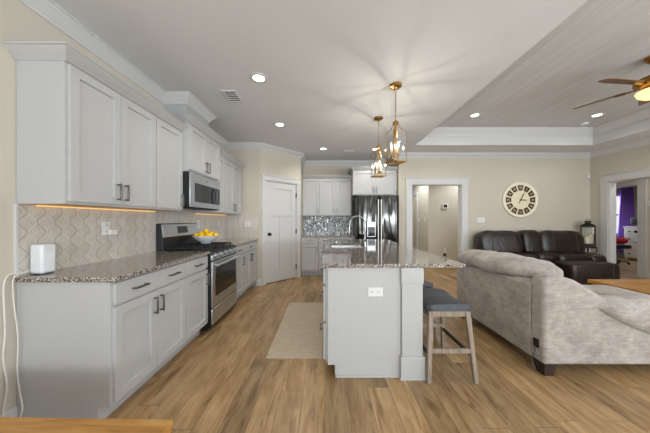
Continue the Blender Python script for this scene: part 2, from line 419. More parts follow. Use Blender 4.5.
# ------------------------------------------------------------------ room dimensions
XL, XR = -1.903, 5.85; DN, DR, DK, DL = -2.6, 4.58, 5.95, 5.25
HC, HT = 2.73, 3.05; TX0, TX1, TD0, TD1 = 1.75, 5.27, -1.6, 4.68

# ------------------------------------------------------------------ structure
struct('floor', MB().box(-3, 12.2, -2.75, 9.2, -0.1, 0), 'floor')
struct('wall_left', MB().box(XL - 0.15, XL, DN, DK + 0.15, 0, HC + 0.4), 'wall')
struct('wall_pantry_return', MB().box(XL, -1.241, DR, DR + 0.1, 0, HC), 'wall')
# diagonal pantry wall with a real door opening
dg = MB(); dg.T = Matrix.Translation((-1.241, DR, 0)) @ Matrix.Rotation(PI / 4, 4, 'Z')
dg.box(0, 0.115, 0, 0.1, 0, HC); dg.box(0.875, 0.99, 0, 0.1, 0, HC); dg.box(0.115, 0.875, 0, 0.1, 2.045, HC)
struct('wall_pantry_diagonal', dg, 'wall')
struct('wall_pantry_jog', MB().box(-0.641, -0.541, DR + 0.70, DK, 0, HC), 'wall')
struct('wall_kitchen_back', MB().box(-2.05, 1.75, DK, DK + 0.12, 0, HC), 'wall')
struct('wall_fridge_partition', MB().box(1.63, 1.75, DL, DK, 0, HC), 'wall')
OX0, OX1, OH = 1.915, 3.015, 2.05
wl = MB().box(1.75, OX0, DL, DL + 0.12, 0, HC).box(OX1, XR + 0.14, DL, DL + 0.12, 0, HC).box(OX0, OX1, DL, DL + 0.12, OH, HC)
struct('wall_living_back', wl, 'wall')
RD0, RD1 = 3.0, 4.91
wr = MB().box(XR, XR + 0.14, RD1, DL, 0, HC).box(XR, XR + 0.14, RD0, RD1, OH, HC).box(XR, XR + 0.14, 1.2, RD0, 0, HC)
wr.box(XR, XR + 0.14, DN, -1.6, 0, HC).box(XR, XR + 0.14, -1.6, 1.2, 0, 0.6).box(XR, XR + 0.14, -1.6, 1.2, 2.3, HC)
struct('wall_right', wr, 'wall')
# rear wall with three tall windows
wb = MB(); cur = XL - 0.15
for x in (-0.75, 1.95, 4.6):
    wb.box(cur, x - 0.95, DN - 0.14, DN, 0, HC); wb.box(x - 0.95, x + 0.95, DN - 0.14, DN, 0, 0.5); wb.box(x - 0.95, x + 0.95, DN - 0.14, DN, 2.4, HC); cur = x + 0.95
wb.box(cur, XR + 0.14, DN - 0.14, DN, 0, HC)
struct('wall_rear', wb, 'wall')
for k, x in enumerate((-0.75, 1.95, 4.6)):
    fr = MB()
    for a, b, c, d in ((x - 0.95, x - 0.88, 0.5, 2.4), (x + 0.88, x + 0.95, 0.5, 2.4), (x - 0.03, x + 0.03, 0.5, 2.4), (x - 0.95, x + 0.95, 0.5, 0.57), (x - 0.95, x + 0.95, 2.33, 2.4)):
        fr.box(a, b, DN - 0.1, DN - 0.04, c, d)
    struct('window_%d' % (k + 1), fr, 'trim')
fr = MB()
for a, b, c, d in ((-1.6, -1.53, 0.6, 2.3), (1.13, 1.2, 0.6, 2.3), (-0.23, -0.17, 0.6, 2.3), (-1.6, 1.2, 0.6, 0.67), (-1.6, 1.2, 2.23, 2.3)):
    fr.box(XR + 0.04, XR + 0.1, a, b, c, d)
struct('window_4', fr, 'trim')  # unseen window, added to bring daylight onto the sofa
# hall behind the doorway
struct('wall_hall_back', MB().box(2.783, 5.2, 6.4, 6.5, 0, HC), 'wall')
struct('wall_hall_side', MB().box(2.783, 2.9, 6.5, 9.0, 0, HC), 'wall')
struct('wall_hall_far', MB().box(1.2, 3.4, 9.0, 9.1, 0, HC).box(1.63, 1.75, DK + 0.12, 9.0, 0, HC), 'wall')
struct('wall_hall_end', MB().box(5.2, 5.3, DL + 0.12, 6.5, 0, HC), 'wall')
# vestibule and bedroom past the right-hand opening
VX = 6.97
struct('wall_vestibule', MB().box(VX, VX + 0.12, 2.6, 5.3, 0, HC).box(VX, VX + 0.12, 5.3, 6.25, 2.06, HC).box(VX, VX + 0.12, 6.25, 8.1, 0, HC)
       .box(XR + 0.14, VX, 2.5, 2.6, 0, HC).box(XR, VX, 6.4, 6.5, 0, HC), 'wall')
bd = MB().box(7.09, 9.05, 8.0, 8.1, 0, HC).box(9.98, 12, 8.0, 8.1, 0, HC).box(9.05, 9.98, 8.0, 8.1, 0, 0.75).box(9.05, 9.98, 8.0, 8.1, 2.12, HC)
bd.box(12, 12.1, 4, 8.1, 0, HC).box(7.09, 12, 4.0, 4.1, 0, HC)
struct('wall_bedroom', bd, 'wall')
fr = MB()
for a, b, c, d in ((9.05, 9.11, 0.75, 2.12), (9.92, 9.98, 0.75, 2.12), (9.05, 9.98, 0.75, 0.81), (9.05, 9.98, 2.06, 2.12), (9.05, 9.98, 1.41, 1.46), (9.5, 9.54, 0.75, 2.12)):
    fr.box(a, b, 8.02, 8.06, c, d)
struct('window_5', fr, 'trim')

# ceiling: flat part around the recess, boarded recess above
ce = MB().box(XL - 0.15, TX0, DN - 0.14, 9.2, HC, HC + 0.4).box(TX0, TX1, TD1, 9.2, HC, HC + 0.4).box(TX1, 12.2, DN - 0.14, 9.2, HC, HC + 0.4).box(TX0, TX1, DN - 0.14, TD0, HC, HC + 0.4)
struct('ceiling', ce, 'ceiling')
struct('ceiling_recess', MB().box(TX0, TX1, TD0, TD1, HT, HT + 0.08), 'shiplap')
CR = [(0, HC), (0, HC - 0.105), (0.012, HC - 0.105), (0.014, HC - 0.09), (0.024, HC - 0.078), (0.05, HC - 0.04), (0.066, HC - 0.026), (0.07, HC - 0.012), (0.082, HC - 0.012), (0.082, HC)]
BOX0, BOX1, BOXX = 2.80, 3.33, -1.63
path = [(XL, DN), (XL, BOX0), (BOXX, BOX0), (BOXX, BOX1), (XL, BOX1), (XL, DR), (-1.241, DR), (-0.541, DR + 0.7), (-0.541, DK), (1.63, DK), (1.63, DL), (XR, DL), (XR, DN)]
struct('trim_1', MB().sweep(path, CR), 'trim')
tp = [(z_o, z_z + (HT - HC)) for z_o, z_z in CR]
loop = [(TX0, TD0), (TX0, TD1), (TX1, TD1), (TX1, TD0)]
struct('trim_2', MB().sweep(loop, [(o * 1.2, HT - (HT - z) * 1.35) for o, z in tp], True), 'trim')
struct('trim_3', MB().sweep(loop, [(0, HC), (0.0, HC + 0.17), (0.018, HC + 0.17), (0.018, HC)], True), 'trim')
# baseboards
BP = [(0, 0), (0.02, 0), (0.02, 0.012), (0.014, 0.016), (0.014, 0.105), (0.008, 0.12), (0, 0.12)]
struct('baseboard_left', MB().sweep([(XL, DN), (XL, 1.462)], BP), 'trim')
struct('baseboard_pantry', MB().sweep([(-1.32, DR), (-1.241, DR), (-1.223, DR + 0.018)], BP), 'trim')
struct('baseboard_back', MB().sweep([(OX1 + 0.135, DL), (XR, DL), (XR, RD1 + 0.14)], BP), 'trim')
struct('baseboard_hall', MB().sweep([(2.783, 9.0), (2.783, 6.4), (5.2, 6.4)][::-1][::-1], [(-o, z) for o, z in BP]), 'trim')
struct('baseboard_vestibule', MB().sweep([(VX, 5.16), (VX, 2.6)], BP), 'trim')

# doorway casings
def casing(name, x0, x1, h, w=0.13, T=None, depth=0.14):
    """flat craftsman casing round an opening in the plane y = 0, the room at -y"""
    m = MB()
    if T is not None: m.T = T
    m.box(x0 - w, x0, -0.02, 0, 0, h).box(x1, x1 + w, -0.02, 0, 0, h)
    m.box(x0 - w - 0.012, x1 + w + 0.012, -0.026, 0, h, h + w)
    m.box(x0 - w - 0.025, x1 + w + 0.025, -0.036, 0, h + w, h + w + 0.018)
    m.box(x0 - 0.001, x0 + 0.015, 0, depth, 0, h).box(x1 - 0.015, x1 + 0.001, 0, depth, 0, h).box(x0, x1, 0, depth, h - 0.015, h + 0.001)
    return struct(name, m, 'trim', bevel=0.003)
casing('trim_4', OX0, OX1, OH, 0.13, Matrix.Translation((0, DL, 0)), 0.12)
casing('trim_5', -RD1, -RD0, OH, 0.13, Matrix.Translation((XR, 0, 0)) @ Matrix.Rotation(-PI / 2, 4, 'Z'))
casing('trim_6', -6.25, -5.3, 2.05, 0.15, Matrix.Translation((VX, 0, 0)) @ Matrix.Rotation(-PI / 2, 4, 'Z'))
casing('trim_7', -8.1, -7.22, 2.03, 0.09, Matrix.Translation((2.783, 0, 0)) @ Matrix.Rotation(-PI / 2, 4, 'Z'), 0.1)

# pantry door
DT = Matrix.Translation((-1.241, DR, 0)) @ Matrix.Rotation(PI / 4, 4, 'Z')
casing('trim_8', 0.115, 0.875, 2.045, 0.088, DT, 0.1)
def panel_door(mb, x0, x1, z0, z1, y, th, recs):
    """door leaf with sunk panels: recs = list of (x0,x1,z0,z1); built as one core plus raised stiles and rails"""
    xs = sorted({x0, x1} | {r[0] for r in recs} | {r[1] for r in recs}); zs = sorted({z0, z1} | {r[2] for r in recs} | {r[3] for r in recs})
    nx, nz = len(xs) - 1, len(zs) - 1
    def dep(i, j):
        if not (0 <= i < nx and 0 <= j < nz): return y + th
        cx, cz = (xs[i] + xs[i + 1]) / 2, (zs[j] + zs[j + 1]) / 2
        return y + 0.014 if any(r[0] < cx < r[1] and r[2] < cz < r[3] for r in recs) else y
    def q(*ps): mb.f([mb.v(p) for p in ps])
    for i in range(-1, nx + 1):
        for j in range(-1, nz + 1):
            a = dep(i, j)
            if 0 <= i < nx and 0 <= j < nz:
                q((xs[i], a, zs[j]), (xs[i + 1], a, zs[j]), (xs[i + 1], a, zs[j + 1]), (xs[i], a, zs[j + 1]))
                q((xs[i], y + th, zs[j]), (xs[i], y + th, zs[j + 1]), (xs[i + 1], y + th, zs[j + 1]), (xs[i + 1], y + th, zs[j]))
            b = dep(i + 1, j)
            if 0 <= j < nz and abs(a - b) > 1e-6: q((xs[i + 1], a, zs[j]), (xs[i + 1], b, zs[j]), (xs[i + 1], b, zs[j + 1]), (xs[i + 1], a, zs[j + 1]))
            b = dep(i, j + 1)
            if 0 <= i < nx and abs(a - b) > 1e-6: q((xs[i], a, zs[j + 1]), (xs[i + 1], a, zs[j + 1]), (xs[i + 1], b, zs[j + 1]), (xs[i], b, zs[j + 1]))
    bmesh.ops.remove_doubles(mb.bm, verts=mb.bm.verts, dist=1e-5)
d = MB(); d.T = DT
panel_door(d, 0.133, 0.857, 0.015, 2.028, 0.012, 0.038, [(0.245, 0.745, 1.47, 1.90), (0.245, 0.45, 0.25, 1.35), (0.54, 0.745, 0.25, 1.35)])
door1 = struct('door_1', d, 'trim', smooth=False)
k = MB(); k.T = DT @ Matrix.Translation((0.195, 0.012, 0.98)) @ Matrix.Rotation(PI / 2, 4, 'X')
k.lathe((0, 0, 0), [(0, 0), (0.032, 0), (0.032, 0.008), (0.012, 0.012), (0.012, 0.03), (0.026, 0.038), (0.03, 0.05), (0.024, 0.062), (0, 0.066)])
obj('door_knob', k, 'bronze', door1)
for z in (0.25, 1.02, 1.8):
    h = MB(); h.T = DT; h.box(0.858, 0.876, 0.000, 0.014, z - 0.05, z + 0.05); h.cyl((0.866, -0.004, z - 0.05), (0.866, -0.004, z + 0.05), 0.007)
    obj('hinge', h, 'bronze', door1)
# hall door leaf inside its casing
d = MB(); d.T = Matrix.Translation((2.783, 0, 0)) @ Matrix.Rotation(-PI / 2, 4, 'Z')
panel_door(d, -8.08, -7.24, 0.015, 2.01, 0.03, 0.038, [(-7.97, -7.35, 1.45, 1.88), (-7.97, -7.35, 0.25, 1.33)])
struct('door_2', d, 'trim', smooth=False)
# bedroom door, standing open into the bedroom, knob towards the opening
d = MB(); d.T = Matrix.Translation((VX + 0.13, 5.315, 0)) @ Matrix.Rotation(0.12, 4, 'Z')
panel_door(d, 0, 0.8, 0.015, 2.03, 0, 0.036, [(0.12, 0.68, 1.45, 1.9), (0.12, 0.68, 0.25, 1.33)])
d3 = struct('door_3', d, 'trim', smooth=False)
k = MB().cyl((VX - 0.005, 5.317, 1.0), (VX - 0.005, 5.345, 1.0), 0.028)
obj('strike_knob', k, 'bronze', d3)

# ------------------------------------------------------------------ cabinets
def shaker(mb, x0, x1, z0, z1, y0=-0.02, th=0.02, rail=0.058):
    panel_door_like(mb, x0, x1, z0, z1, y0, th, rail)
def panel_door_like(mb, x0, x1, z0, z1, y0, th, r):
    mb.box(x0 + r - 0.002, x1 - r + 0.002, y0 + 0.0135, y0 + th, z0 + r - 0.002, z1 - r + 0.002)
    # mitred inner slope + flat frame, one ring
    o = [(x0, z0), (x1, z0), (x1, z1), (x0, z1)]; a = [(x0 + r, z0 + r), (x1 - r, z0 + r), (x1 - r, z1 - r), (x0 + r, z1 - r)]
    s = 0.004; b = [(x0 + r + s, z0 + r + s), (x1 - r - s, z0 + r + s), (x1 - r - s, z1 - r - s), (x0 + r + s, z1 - r - s)]
    R = [[mb.v((p[0], y, p[1])) for p in q] for q, y in ((o, y0 + th), (o, y0), (a, y0), (b, y0 + 0.0140), (b, y0 + th))]
    for A, B in list(zip(R, R[1:])) + [(R[-1], R[0])]:
        for i in range(4): mb.f([A[i], A[(i + 1) % 4], B[(i + 1) % 4], B[i]])
def pull(x, z, L=0.14, vertical=True, y0=-0.02):
    m = MB(); h = L / 2
    if vertical:
        m.box(x - 0.006, x + 0.006, y0 - 0.034, y0 - 0.024, z - h, z + h)
        for s in (-1, 1): m.box(x - 0.006, x + 0.006, y0 - 0.03, y0, z + s * (h - 0.010) - 0.006, z + s * (h - 0.010) + 0.006)
    else:
        m.box(x - h, x + h, y0 - 0.034, y0 - 0.024, z - 0.006, z + 0.006)
        for s in (-1, 1): m.box(x + s * (h - 0.010) - 0.006, x + s * (h - 0.010) + 0.006, y0 - 0.03, y0, z - 0.006, z + 0.006)
    return m
CABH = 0.883
def base_cabinet(label, loc, rz, w, depth, layout, group, sink=False):
    """layout: list of ('drawer', x0, x1, z0, z1, n_pulls) and ('door', x0, x1, z0, z1, pull_side)"""
    t = thing('base_cabinet', label, 'cabinet', loc, rz, group)
    top = [(0.05, CABH), (0.05, 0.69), (depth, 0.69)] if sink else [(depth, CABH)]
    b = MB(); b.prism([(0, 0.108), (0, CABH)] + top + [(depth, 0), (0.073, 0), (0.073, 0.108)], 'x', 0, w)
    obj('carcass', b, 'cab', t, 0.0015, local=True)
    fronts(t, layout, True); return t
def fronts(t, layout, base):
    for it in layout:
        m = MB()
        if it[0] == 'drawer':
            _, x0, x1, z0, z1, n = it
            m.box(x0, x1, -0.02, 0, z0, z1); o = obj('drawer', m, 'cab', t, 0.003, local=True)
            for q in range(n):
                obj('pull', pull(x0 + (x1 - x0) * (q + 0.5) / n, (z0 + z1) / 2, 0.13, False), 'nickel', o, 0.0015, local=True)
        else:
            _, x0, x1, z0, z1, side = it
            shaker(m, x0, x1, z0, z1); o = obj('door', m, 'cab', t, 0.0015, local=True)
            if side:
                px = x0 + 0.032 if side == 'L' else x1 - 0.032
                pz = z1 - 0.105 if base else z0 + 0.095
                obj('pull', pull(px, pz, 0.13), 'nickel', o, 0.0015, local=True)
def std_base(w, doors, npull=1, g=0.004, hinge='R', g0=None):
    g0 = g if g0 is None else g0
    L = [('drawer', g0, w - g, 0.735, 0.868, npull)]
    if doors == 2: L += [('door', g0, w / 2 - 0.002, 0.122, 0.718, 'R'), ('door', w / 2 + 0.002, w - g, 0.122, 0.718, 'L')]
    else: L += [('door', g0, w - g, 0.122, 0.718, hinge)]
    return L
XB = -1.323; DB = XB - XL - 0.004
GB = 'white base cabinets along the left wall'
D0 = 1.464; B1, B2 = 2.232, 2.652; R0, R1 = 2.656, 3.416; B3, B4, B5 = 3.42, 3.795, 4.55
base_cabinet('white base cabinet nearest the camera on the left wall, wide drawer over two doors', (XB, D0, 0), PI / 2, B1 - D0 - 0.002, DB, std_base(B1 - D0, 2, 2, g0=0.016), GB)
base_cabinet('narrow white base cabinet just before the range, one drawer over one door', (XB, B1, 0), PI / 2, B2 - B1, DB, std_base(B2 - B1, 1), GB)
base_cabinet('narrow white base cabinet just beyond the range, one drawer over one door', (XB, B3, 0), PI / 2, B4 - B3 - 0.002, DB, std_base(B4 - B3, 1), GB)
base_cabinet('white two-door base cabinet in the corner beside the pantry door wall', (XB, B4, 0), PI / 2, B5 - B4, DB, std_base(B5 - B4, 2), GB)
struct('trim_9', MB().box(XL, XB - 0.004, B5 + 0.001, DR - 0.001, 0, CABH - 0.002), 'cab')

CCR = [(0, 0), (0.004, 0), (0.008, 0.008), (0.022, 0.02), (0.05, 0.048), (0.056, 0.058), (0.064, 0.060), (0.064, 0.070), (0, 0.070)]
def upper_cabinet(label, loc, rz, w, depth, h, layout, group, crown):
    """loc is the lower front-left corner; crown is a plan path in local coordinates (right side outwards) or None"""
    t = thing('wall_cabinet', label, 'cabinet', loc, rz, group)
    obj('carcass', MB().box(0, w, 0, depth, 0, h), 'cab', t, 0.0015, local=True)
    obj('underside', MB().box(0.004, w - 0.004, 0.018, depth - 0.004, -0.003, 0.0005), 'oak' if loc[2] < 1.5 else 'cab', t, local=True)
    fronts(t, layout, False)
    if crown: obj('crown', MB().sweep(crown[::-1], [(o, z + h - 0.006) for o, z in CCR]), 'cab', t, local=True)
    return t
def up_doors(w, h, n, g=0.004, side='R', g0=None):
    g0 = g if g0 is None else g0
    if n == 2: return [('door', g0, w / 2 - 0.002, 0.018, h - 0.016, 'R'), ('door', w / 2 + 0.002, w - g, 0.018, h - 0.016, 'L')]
    return [('door', g0, w - g, 0.018, h - 0.016, side)]
XU = -1.603; DU = XU - XL - 0.003; U0, UH = 1.363, 0.887
GU = 'white wall cabinets along the left wall'
w = 2.236 - D0
upper_cabinet('large white two-door wall cabinet with the bare side panel facing the camera', (XU, D0, U0), PI / 2, w - 0.001, DU, UH, up_doors(w, UH, 2, g0=0.016), GU, [(w, -0.012), (0, -0.012), (0, DU)])
w = 2.655 - 2.236
upper_cabinet('white single-door wall cabinet just before the microwave', (XU, 2.236, U0), PI / 2, w - 0.001, DU, UH, up_doors(w, UH, 1), GU, [(w, -0.012), (0, -0.012)])
w = 0.33
upper_cabinet('narrow white single-door wall cabinet just beyond the microwave', (XU, 3.42, U0), PI / 2, w - 0.001, DU, UH, up_doors(w, UH, 1, side='L'), GU, [(w, -0.012), (0, -0.012)])
w = 4.52 - 3.75
upper_cabinet('white two-door wall cabinet in the corner next to the pantry door', (XU, 3.75, U0), PI / 2, w, DU, UH, up_doors(w, UH, 2), GU, [(w, DU), (w, -0.012), (0, -0.012)])
XM = -1.528; w = R1 - R0; hm = 0.545
upper_cabinet('short deep white two-door cabinet above the microwave', (XM, R0, 1.812), PI / 2, w, XM - XL - 0.003, hm, up_doors(w, hm, 2), GU, [(w, XM - XL - 0.003), (w, -0.012), (0, -0.012), (0, XM - XL - 0.003)])
tag(obj('soffit_box', MB().box(XL + 0.001, BOXX, BOX0, BOX1, 2.43, HC - 0.001), 'cab', bevel=0.002), 'white boxed soffit between the microwave cabinet and the ceiling', 'soffit')

# kitchen back wall
GK = 'white cabinets on the kitchen back wall'
YB = 5.345; db = DK - YB - 0.003
base_cabinet('narrow white base cabinet on the back wall beside the pantry door', (-0.535, YB, 0), 0, 0.388, db, std_base(0.388, 1), GK)
base_cabinet('wide white base cabinet on the back wall between the narrow one and the fridge', (-0.145, YB, 0), 0, 0.81, db, std_base(0.81, 2, 2), GK)
YU = 5.645; du = DK - YU - 0.003
upper_cabinet('single-door white wall cabinet on the back wall beside the pantry door', (-0.535, YU, U0), 0, 0.405, du, UH, up_doors(0.405, UH, 1), GK, [(0.405, -0.012), (0, -0.012)])
upper_cabinet('two-door white wall cabinet on the back wall left of the fridge', (-0.129, YU, U0), 0, 0.752, du, UH, up_doors(0.752, UH, 2), GK, [(0.752, -0.012), (0, -0.012)])
YF = 5.35
upper_cabinet('white two-door cabinet above the steel fridge', (0.628, YF, 1.822), 0, 0.985, DK - YF - 0.003, 0.56, up_doors(0.985, 0.56, 2), GK, [(0.985, -0.012), (0, -0.012), (0, DK - YF - 0.003)])

# ------------------------------------------------------------------ worktops and splashbacks
def slab(name, label, x0, x1, y0, y1): return tag(obj(name, MB().box(x0, x1, y0, y1, CABH, 0.914), 'granite', bevel=0.004), label, 'countertop')
slab('countertop', 'speckled brown granite countertop on the left base cabinets before the range', XL + 0.001, -1.280, 1.444, R0 - 0.002)
slab('countertop', 'speckled brown granite countertop between the range and the pantry wall', XL + 0.001, -1.280, R1 + 0.002, DR - 0.002)
slab('countertop', 'speckled granite countertop on the back wall beside the fridge', -0.539, 0.672, 5.305, DK - 0.002)
tag(obj('tile_backsplash', MB().box(XL + 0.011, -1.262, DR - 0.009, DR, 0.914, U0), 'wavetile'), 'short glossy wave tile backsplash on the return wall beside the pantry door', 'backsplash')
tag(obj('tile_backsplash', MB().box(XL + 0.001, XL + 0.0095, D0 + 0.004, DR, 0.914, U0), 'wavetile'), 'long glossy grey-beige wave tile backsplash along the left wall', 'backsplash')
tag(obj('edge_trim', MB().box(XL, XL + 0.013, D0 - 0.008, D0 + 0.003, 0.914, U0), 'trim'), 'thin white edge strip where the wave tile backsplash ends', 'trim')
tag(obj('tile_backsplash', MB().box(-0.538, 0.672, DK - 0.009, DK - 0.001, 0.914, U0), 'mosaic'), 'silvery grey mosaic backsplash beside the fridge', 'backsplash')
tag(obj('under_cabinet_light', MB().box(-1.882, -1.862, 1.55, 2.62, U0 - 0.011, U0 - 0.0035), 'strip'), 'warm glowing light strip under the near wall cabinets', 'light')
tag(obj('under_cabinet_light', MB().box(-1.882, -1.862, 3.46, 4.50, U0 - 0.011, U0 - 0.0035), 'strip'), 'warm glowing light strip under the far wall cabinets beyond the microwave', 'light')

# ------------------------------------------------------------------ range
rg = thing('range', 'stainless steel gas range with black sides, between the left base cabinets', 'range', (-1.6, (R0 + R1) / 2, 0))
RX = -1.276
obj('body', MB().box(XL + 0.012, RX, R0, R1, 0.05, 0.905), 'black', rg, 0.003)
for y in (R0 + 0.06, R1 - 0.06):
    for x in (-1.8, -1.37): obj('foot', MB().cyl((x, y, 0), (x, y, 0.05), 0.02), 'black', rg)
od = obj('oven_door', MB().box(RX, RX + 0.016, R0 + 0.006, R1 - 0.006, 0.275, 0.79), 'steel', rg, 0.006)
obj('oven_window', MB().box(RX + 0.015, RX + 0.019, R0 + 0.085, R1 - 0.06, 0.385, 0.715), 'blackglass', od, 0.002)
hb = MB().cyl((RX + 0.062, R0 + 0.045, 0.752), (RX + 0.062, R1 - 0.045, 0.752), 0.013)
for y in (R0 + 0.075, R1 - 0.075): hb.cyl((RX + 0.014, y, 0.752), (RX + 0.062, y, 0.752), 0.011)
obj('oven_handle', hb, 'steel', od)
obj('storage_drawer', MB().box(RX, RX + 0.016, R0 + 0.006, R1 - 0.006, 0.085, 0.262), 'steel', rg, 0.006)
obj('gap_shade', MB().box(RX - 0.01, RX + 0.008, R0 + 0.012, R1 - 0.012, 0.788, 0.806), 'mattdark', rg)  # dark strip stands in for the shade above the oven door
cp = obj('control_panel', MB().prism([(RX - 0.05, 0.905), (RX - 0.012, 0.897), (RX + 0.018, 0.808), (RX - 0.05, 0.808)], 'y', R0 + 0.006, R1 - 0.006), 'steel', rg, 0.004)
for i in range(5):
    y = R0 + 0.10 + i * (R1 - R0 - 0.2) / 4
    n = Vector((0.095, 0, 0.03)).normalized(); p = Vector((RX + 0.003, y, 0.852))
    kb = MB().cyl(p, p + n * 0.008, 0.03, 0.03).cyl(p + n * 0.008, p + n * 0.038, 0.024, 0.02)
    obj('knob', kb, 'steel', cp)
    obj('knob_shadow', MB().cyl(p - n * 0.002, p + n * 0.004, 0.036), 'mattdark', cp)  # dark ring stands in for the shadow round the knob
obj('cooktop', MB().box(XL + 0.07, RX - 0.03, R0 + 0.004, R1 - 0.004, 0.902, 0.917), 'black', rg, 0.004)
for gi in range(3):
    y0 = R0 + 0.02 + gi * 0.241; y1 = y0 + 0.235; gm = MB(); x0, x1 = -1.80, -1.335
    for y in (y0 + 0.008, (y0 + y1) / 2, y1 - 0.008): gm.box(x0, x1, y - 0.006, y + 0.006, 0.936, 0.95)
    for x in (x0 + 0.006, x0 + 0.155, (x0 + x1) / 2, x1 - 0.155, x1 - 0.006): gm.box(x - 0.006, x + 0.006, y0, y1, 0.936, 0.95)
    for x in (x0 + 0.01, x1 - 0.01):
        for y in (y0 + 0.01, y1 - 0.01): gm.box(x - 0.008, x + 0.008, y - 0.008, y + 0.008, 0.916, 0.938)
    obj('grate', gm, 'iron', rg, 0.002)
for x in (-1.69, -1.45):
    for y in (R0 + 0.16, R0 + 0.6):
        obj('burner', MB().lathe((x, y, 0.916), [(0, 0), (0.05, 0), (0.05, 0.008), (0.038, 0.01), (0.038, 0.017), (0, 0.018)]), 'iron', rg)
bgd = obj('backguard', MB().prism([(XL + 0.014, 0.90), (-1.80, 0.90), (-1.82, 1.06), (-1.842, 1.215), (-1.855, 1.222), (XL + 0.014, 1.222)], 'y', R0 + 0.004, R1 - 0.004), 'black', rg, 0.003)
def slant(mb, y0, y1, z0, z1, t):
    f = lambda z: -1.82 + (z - 1.06) * (-0.022 / 0.155)
    mb.prism([(f(z0) - 0.004, z0), (f(z0) + t, z0), (f(z1) + t, z1), (f(z1) - 0.004, z1)], 'y', y0, y1); return mb
obj('backguard_panel', slant(MB(), R0 + 0.02, R1 - 0.006, 1.065, 1.213, 0.006), 'steel', bgd, 0.002)
obj('clock_display', slant(MB(), R0 + 0.29, R0 + 0.50, 1.10, 1.185, 0.009), 'blackglass', bgd)

# bowl of lemons on the grates
BX, BY, BZ = -1.615, 3.235, 0.951
tag(obj('bowl', MB().lathe((BX, BY, BZ), [(0, 0), (0.06, 0), (0.062, 0.006), (0.10, 0.03), (0.145, 0.065), (0.172, 0.098), (0.168, 0.1), (0.138, 0.068), (0.095, 0.036), (0.06, 0.012), (0, 0.01)], 40), 'ceramic'), 'wide white ceramic bowl of lemons standing on the range grates', 'bowl')
def lemon_mb():
    m = MB(); m.lathe((0, 0, 0), [(0, -0.042), (0.006, -0.04), (0.012, -0.034), (0.024, -0.022), (0.030, 0), (0.025, 0.02), (0.013, 0.033), (0.007, 0.041), (0, 0.043)], 16); return m
spots = [(0, 0, 0.045)] + [(0.066 * math.cos(PI / 2 * k + 0.4), 0.066 * math.sin(PI / 2 * k + 0.4), 0.058) for k in range(4)]
spots += [(0.127 * math.cos(PI / 4 * k), 0.127 * math.sin(PI / 4 * k), 0.108) for k in range(8)] + [(0.056 * math.cos(2 * PI / 5 * k + 0.2), 0.056 * math.sin(2 * PI / 5 * k + 0.2), 0.127) for k in range(5)] + [(0.0, 0.0, 0.163)]
lem = None
for i, (x, y, z) in enumerate(spots):
    if lem is None: lem = o = tag(obj('lemon', lemon_mb(), 'lemon', local=True), 'yellow lemon heaped in the white bowl on the range', 'lemon', 'lemons in the white bowl')
    else: o = lem.copy(); COL.objects.link(o)
    o.location = (BX + x, BY + y, BZ + z); o.rotation_euler = (PI / 2 + random.uniform(-0.25, 0.25), 0, math.atan2(y, x) + (PI / 2 if i in range(13, 18) else 0) + random.uniform(-0.15, 0.15))

# ------------------------------------------------------------------ microwave
mw = thing('microwave', 'stainless over-the-range microwave with black side and dark door window', 'microwave', (-1.7, (R0 + R1) / 2, 1.405))
MX = -1.518
obj('body', MB().box(XL + 0.012, MX, R0 + 0.001, R1 - 0.001, 1.408, 1.806), 'black', mw, 0.003)
md = obj('door', MB().box(MX, MX + 0.012, R0 + 0.002, R1 - 0.002, 1.412, 1.80), 'steel', mw, 0.004)
obj('door_window', MB().box(MX + 0.011, MX + 0.015, R0 + 0.10, R1 - 0.175, 1.475, 1.695), 'blackglass', md, 0.002)
obj('keypad', MB().box(MX + 0.011, MX + 0.0145, R1 - 0.168, R1 - 0.016, 1.475, 1.695), 'blackglass', md, 0.002)
obj('door_handle', MB().tube(smooth_pts([(MX + 0.014, R1 - 0.185, 1.685), (MX + 0.04, R1 - 0.185, 1.66), (MX + 0.048, R1 - 0.185, 1.585), (MX + 0.04, R1 - 0.185, 1.51), (MX + 0.014, R1 - 0.185, 1.485)]), 0.009, 10), 'greyplastic', md)
obj('round_badge', MB().cyl((MX + 0.011, (R0 + R1) / 2, 1.75), (MX + 0.0135, (R0 + R1) / 2, 1.75), 0.011), 'greyplastic', md)
obj('vent_grille', MB().box(MX - 0.12, MX - 0.002, R0 + 0.02, R1 - 0.02, 1.399, 1.409), 'mattdark', mw)

# ------------------------------------------------------------------ fridge
fg = thing('refrigerator', 'stainless steel french-door refrigerator on the kitchen back wall', 'refrigerator', (1.14, 5.5, 0))
FX0, FX1, FY = 0.692, 1.592, 5.115
obj('body', MB().box(FX0, FX1, FY + 0.065, 5.93, 0.03, 1.765), 'greyplastic', fg, 0.004)
mid = 1.165
def fdoor(x0, x1, z0, z1):
    n = 14; pts = []
    for i in range(n + 1):
        s = -1 + 2 * i / n; pts.append((x0 + (x1 - x0) * i / n, FY - 0.012 + 0.022 * abs(s) ** 6 + 0.006 * s * s))
    return MB().prism(pts + [(x1, FY + 0.06), (x0, FY + 0.06)], 'z', z0, z1)
dl = obj('door', fdoor(FX0, mid - 0.003, 0.72, 1.785), 'fridgesteel', fg, 0.003)
dr = obj('door', fdoor(mid + 0.003, FX1, 0.72, 1.785), 'fridgesteel', fg, 0.003)
fz = obj('freezer_drawer', fdoor(FX0, FX1, 0.08, 0.71), 'fridgesteel', fg, 0.003)
for dd, x in ((dl, mid - 0.032), (dr, mid + 0.032)):
    hm_ = MB().cyl((x, FY - 0.06, 0.80), (x, FY - 0.06, 1.70), 0.013)
    for z in (0.83, 1.67): hm_.cyl((x, FY - 0.06, z), (x, FY - 0.005, z), 0.011)
    obj('door_handle', hm_, 'satin', dd)
